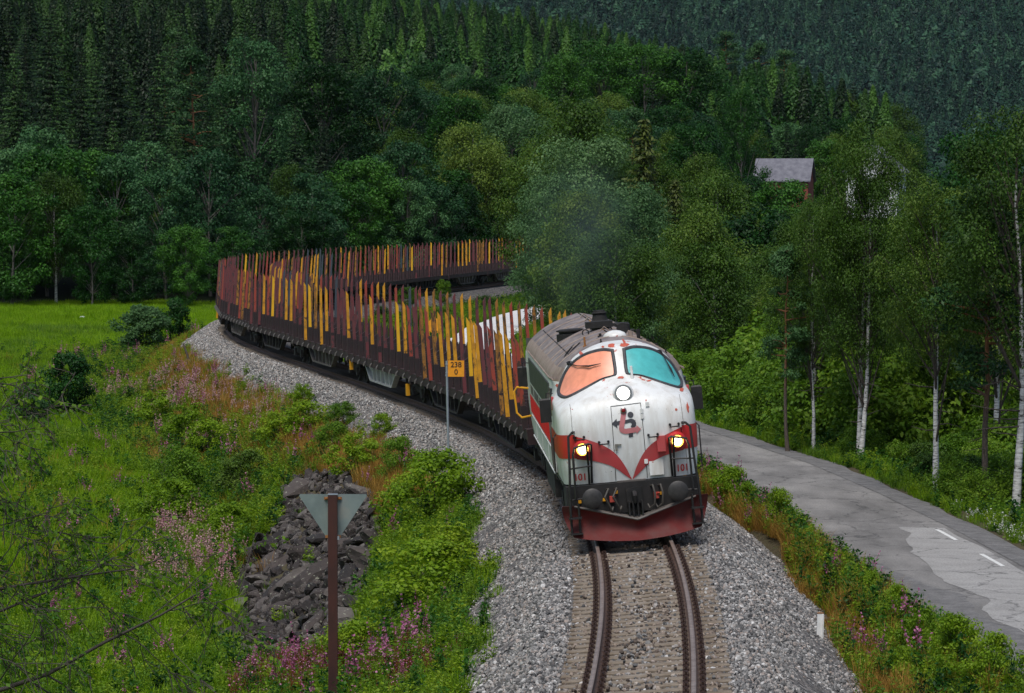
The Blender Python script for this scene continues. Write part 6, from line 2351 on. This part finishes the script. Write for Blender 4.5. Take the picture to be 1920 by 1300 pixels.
mx, my = 5.52, 63.9
mz = float(top_z(mx, my))
mk = empty('marker_stake', (mx, my, mz)); mk.rotation_euler = (0, R(2), R(12))
tag(mk, 'short white marker stake in the ballast right of the track', 'marker')
mb = MB(); mb.box(-.055, .055, -.012, .012, -.2, .46); mb.box(.043, .055, -.06, -.012, -.2, .44); mb.build('plate', MATS['marker_white'], mk)
mb = MB(); mb.box(-.058, .058, -.016, .016, .455, .475); mb.build('cap', MATS['rust'], mk)
fp = empty('fence_post', (-15.7, 174.4, float(top_z(-15.7, 174.4)))); tag(fp, 'leaning dark wooden fence post on the embankment by the bend', 'post')
mb = MB(); mb.tube([(0, 0, -.3), (-.16, 0, .35), (-.36, 0, .92)], [.06, .055, .045], 7); mb.build('stake', MATS['grey_wood'], fp)

# orange warning sign half hidden behind the stakes
wx, wy = -4.3, 199.0
ws = empty('warning_sign', (wx, wy, float(top_z(wx, wy)))); tag(ws, 'orange and black road sign half hidden behind the wagon stakes', 'sign')
mb = MB(); mb.tube([(0, 0, -.3), (0, 0, 1.3)], .04, 8); mb.build('post', MATS['galvanised'], ws)
mb = MB(); mb.lathe([(.42, 0), (.42, .02)], (0, -.045, 1.15), (0, -1, 0), 24); pl = mb.build('sign_plate', MATS['orange_sign'], ws)
mb = MB(); mb.lathe([(.43, 0), (.43, .012)], (0, -.03, 1.15), (0, -1, 0), 24); mb.build('rim', MATS['letter_black'], ws)


# ------------------------------------------------------------------ houses
def gable_house(name, x, y, z, w, d, wall_h, roof_h, wall, roof, rz, label, wins, over=.4, panes=True):
    h = empty(name, (x, y, z), rz)
    tag(h, label, 'house')
    mb = MB()
    mb.prism([(-w / 2, -1.5), (w / 2, -1.5), (w / 2, wall_h), (0, wall_h + roof_h), (-w / 2, wall_h)], 'y', -d / 2, d / 2)
    mb.build('wall', MATS[wall], h)
    mb = MB()
    k = roof_h / (w / 2)
    for s in (-1, 1):
        e = w / 2 + over
        mb.prism([(0, wall_h + roof_h + .05), (0, wall_h + roof_h + .22), (s * e, wall_h - over * k + .22), (s * e, wall_h - over * k + .05)], 'y', -d / 2 - over, d / 2 + over)
    mb.build('roof', MATS[roof], h)
    for (fx, fz, ww, wh, face) in wins:
        mb = MB()
        if face == 'front':
            mb.box(fx - ww / 2 - .1, fx + ww / 2 + .1, -d / 2 - .06, -d / 2 + .02, fz - .1, fz + wh + .1)
            wo = mb.build('window', MATS['trim_white'], h)
            for q in (-1, 1):
                mb = MB(); mb.box(fx + q * ww / 4 - ww / 4 + .05, fx + q * ww / 4 + ww / 4 - .05, -d / 2 - .08, -d / 2 - .05, fz, fz + wh); mb.build('pane', MATS['window_dark'], wo)
        else:
            mb.box(w / 2 - .02, w / 2 + .06, fx - ww / 2 - .1, fx + ww / 2 + .1, fz - .1, fz + wh + .1)
            wo = mb.build('window', MATS['trim_white'], h)
            for q in (-1, 1):
                mb = MB(); mb.box(w / 2 + .05, w / 2 + .08, fx + q * ww / 4 - ww / 4 + .05, fx + q * ww / 4 + ww / 4 - .05, fz, fz + wh); mb.build('pane', MATS['window_dark'], wo)
    return h


gz = float(ground_z(34, 450))
gable_house('barn', 34.3, 450, 7.3, 5.6, 6.6, 1.9, 2.5, 'barn_red', 'roof_slate', R(78), 'low red barn with slate-grey roof among the trees', [], .35)
gable_house('house', 45.6, 448, 6.0, 6.4, 8.0, 4.4, 2.9, 'house_white', 'roof_slate', R(-14), 'white wooden house half hidden behind the tall birch', [(-1.6, .7, 1.0, 1.3, 'front'), (1.4, .7, 1.0, 1.3, 'front'), (-1.4, 2.9, 1.0, 1.2, 'front'), (1.4, 2.9, 1.0, 1.2, 'front'), (-2, .8, 1.0, 1.3, 'side'), (2, .8, 1.0, 1.3, 'side'), (0, 3.0, 1.0, 1.2, 'side')])
mb = MB(); mb.box(34.0, 34.5, 449, 449.5, 10.9, 12.6)

# ------------------------------------------------------------------ branches of a birch reaching in from the left
rb = np.random.default_rng(91)
bx0, by0 = -8.9, 47.0
bz0 = float(ground_z(bx0, by0))
ft = empty('birch_tree', (bx0, by0, bz0)); tag(ft, 'foreground birch whose thin twiggy branches reach in from the left edge', 'tree')
paths = []
tz = np.linspace(0, 12.5, 8)
tr = np.column_stack([.05 * np.sin(tz), .04 * np.cos(tz * 1.3), tz - .3])
paths.append((tr, np.linspace(.13, .03, 8)))
LP = []; LA = []
O = np.array([bx0, by0, bz0])


def limb(p0, p1, r0, lev, sag):
    n = 8
    tpar = np.linspace(0, 1, n)
    pts = p0 + (p1 - p0) * tpar[:, None] + np.column_stack([np.zeros(n), np.zeros(n), -sag * np.sin(tpar * np.pi * .5) ** 2]) + np.cumsum(rb.normal(0, .012, (n, 3)), 0) * np.linalg.norm(p1 - p0)
    rad = r0 * (1 - .8 * tpar)
    paths.append((pts, np.maximum(rad, .0055)))
    L = np.linalg.norm(p1 - p0)
    if lev < 3:
        k = int([12, 6, 4][lev] * (.6 + .5 * rb.random()))
        for _ in range(k):
            tq = rb.uniform(.22, 1.0); j = min(int(tq * (n - 1)), n - 2)
            a = pts[j] + (pts[j + 1] - pts[j]) * (tq * (n - 1) - j)
            d = (p1 - p0) / L
            side = rb.normal(size=3); side -= d * side.dot(d); side /= np.linalg.norm(side)
            ln = L * rb.uniform(.28, .5) * (1 - .4 * tq) if lev == 0 else L * rb.uniform(.35, .65)
            v = d * rb.uniform(.4, .9) + side * rb.uniform(.4, .9) + np.array([0, -.1, -.25 - .12 * lev])
            v /= np.linalg.norm(v)
            limb(a, a + v * ln, rad[j] * .45, lev + 1, sag * .35)
    if lev >= 2:
        m = int(4 + L * 20)
        tq = rb.uniform(.15, 1.05, m)
        c = p0 + (p1 - p0) * tq[:, None] + rb.normal(0, .035, (m, 3))
        c[:, 2] -= sag * np.sin(np.clip(tq, 0, 1) * np.pi * .5) ** 2
        keepm = rb.random(m) < .36
        LP.append(c[keepm])


for (z0, dx, dy, dz, r0, sag) in ((3.9, 4.9, .3, 2.5, .05, .35), (3.2, 4.2, -.5, 1.3, .035, .3), (5.0, 3.6, .5, 2.0, .035, .5), (2.6, 3.6, .6, .7, .028, .3), (2.0, 2.9, -.2, .1, .022, .3), (6.9, 2.8, .4, 1.2, .025, .9), (1.6, 2.5, .5, -.3, .02, .2), (7.8, 2.7, -.4, 1.3, .025, .8), (8.8, 2.6, .3, 1.0, .022, .8), (5.5, 4.2, .6, 1.4, .035, .6)):
    p0 = np.array([0, 0, z0]); limb(p0, p0 + np.array([dx, dy, dz]), r0, 0, sag)
tv, tq_ = tubes_np(paths, 4)
place('trunk', np_mesh('twigs', tv, quads=tq_, mats=[MATS['twig_grey']], smooth=True), ft)
LPn = np.concatenate(LP)
v, q = leaf_quads(LPn, .042 * rb.uniform(.6, 1.3, len(LPn)), rb, 1.5, np.array([[0, 0, .4]]))
place('crown', np_mesh('leaves', v, quads=q, mats=[MATS['leaf_weed']], tint=rb.uniform(0, 1, len(LPn))), ft)

# ------------------------------------------------------------------ exhaust smoke
def smoke_mesh():
    mb = MB()
    bm2 = bmesh.new()
    bmesh.ops.create_icosphere(bm2, subdivisions=3, radius=1)
    for v_ in bm2.verts:
        p = v_.co
        v_.co = Vector((p.x * 1.8, p.y * 9.5, p.z * 2.6 + .10 * p.y * 9.5))
    me = bpy.data.meshes.new('smoke'); bm2.to_mesh(me); bm2.free()
    return me


m = bpy.data.materials.new('smoke'); m.use_nodes = True
nt = m.node_tree; nt.nodes.clear()
out = _node(nt, 'ShaderNodeOutputMaterial')
pv = _node(nt, 'ShaderNodeVolumePrincipled')
pv.inputs['Color'].default_value = (.22, .31, .29, 1)
pv.inputs['Anisotropy'].default_value = .2
tc = _node(nt, 'ShaderNodeTexCoord')
n1 = tex_noise(nt, .55, 4, .6)
mp = _node(nt, 'ShaderNodeMapping'); mp.inputs['Scale'].default_value = (1 / 1.8, 1 / 9.5, 1 / 2.7)
nt.links.new(tc.outputs['Object'], mp.inputs[0])
ln = _node(nt, 'ShaderNodeVectorMath', operation='LENGTH'); nt.links.new(mp.outputs[0], ln.inputs[0])
fall = ramp(nt, [(.25, (1, 1, 1)), (.95, (0, 0, 0))]); nt.links.new(ln.outputs['Value'], fall.inputs[0])
nr_ = ramp(nt, [(.38, (0, 0, 0)), (.68, (1, 1, 1))]); nt.links.new(n1.outputs[0], nr_.inputs[0])
mu = _node(nt, 'ShaderNodeMath', operation='MULTIPLY'); nt.links.new(fall.outputs[0], mu.inputs[0]); nt.links.new(nr_.outputs[0], mu.inputs[1])
mu2 = _node(nt, 'ShaderNodeMath', operation='MULTIPLY'); mu2.inputs[1].default_value = .075; nt.links.new(mu.outputs[0], mu2.inputs[0])
nt.links.new(mu2.outputs[0], pv.inputs['Density'])
nt.links.new(pv.outputs[0], out.inputs['Volume'])
sm = smoke_mesh(); sm.materials.append(m)
so = place('smoke', sm, None, (1.75, 93.0, 5.9))
tag(so, 'thin blue-grey exhaust smoke drifting above the locomotive', 'smoke', None, 'stuff')

# ------------------------------------------------------------------ haze
m = bpy.data.materials.new('haze'); m.use_nodes = True
nt = m.node_tree; nt.nodes.clear()
out = _node(nt, 'ShaderNodeOutputMaterial')
pv = _node(nt, 'ShaderNodeVolumePrincipled')
pv.inputs['Color'].default_value = (.62, .74, .92, 1)
pv.inputs['Density'].default_value = .000012
nt.links.new(pv.outputs[0], out.inputs['Volume'])
mb = MB(); mb.box(-2600, 2600, -60, 4500, -60, 430)
hz = mb.build('haze', m)
tag(hz, 'faint blue haze in the valley air', 'haze', None, 'stuff')
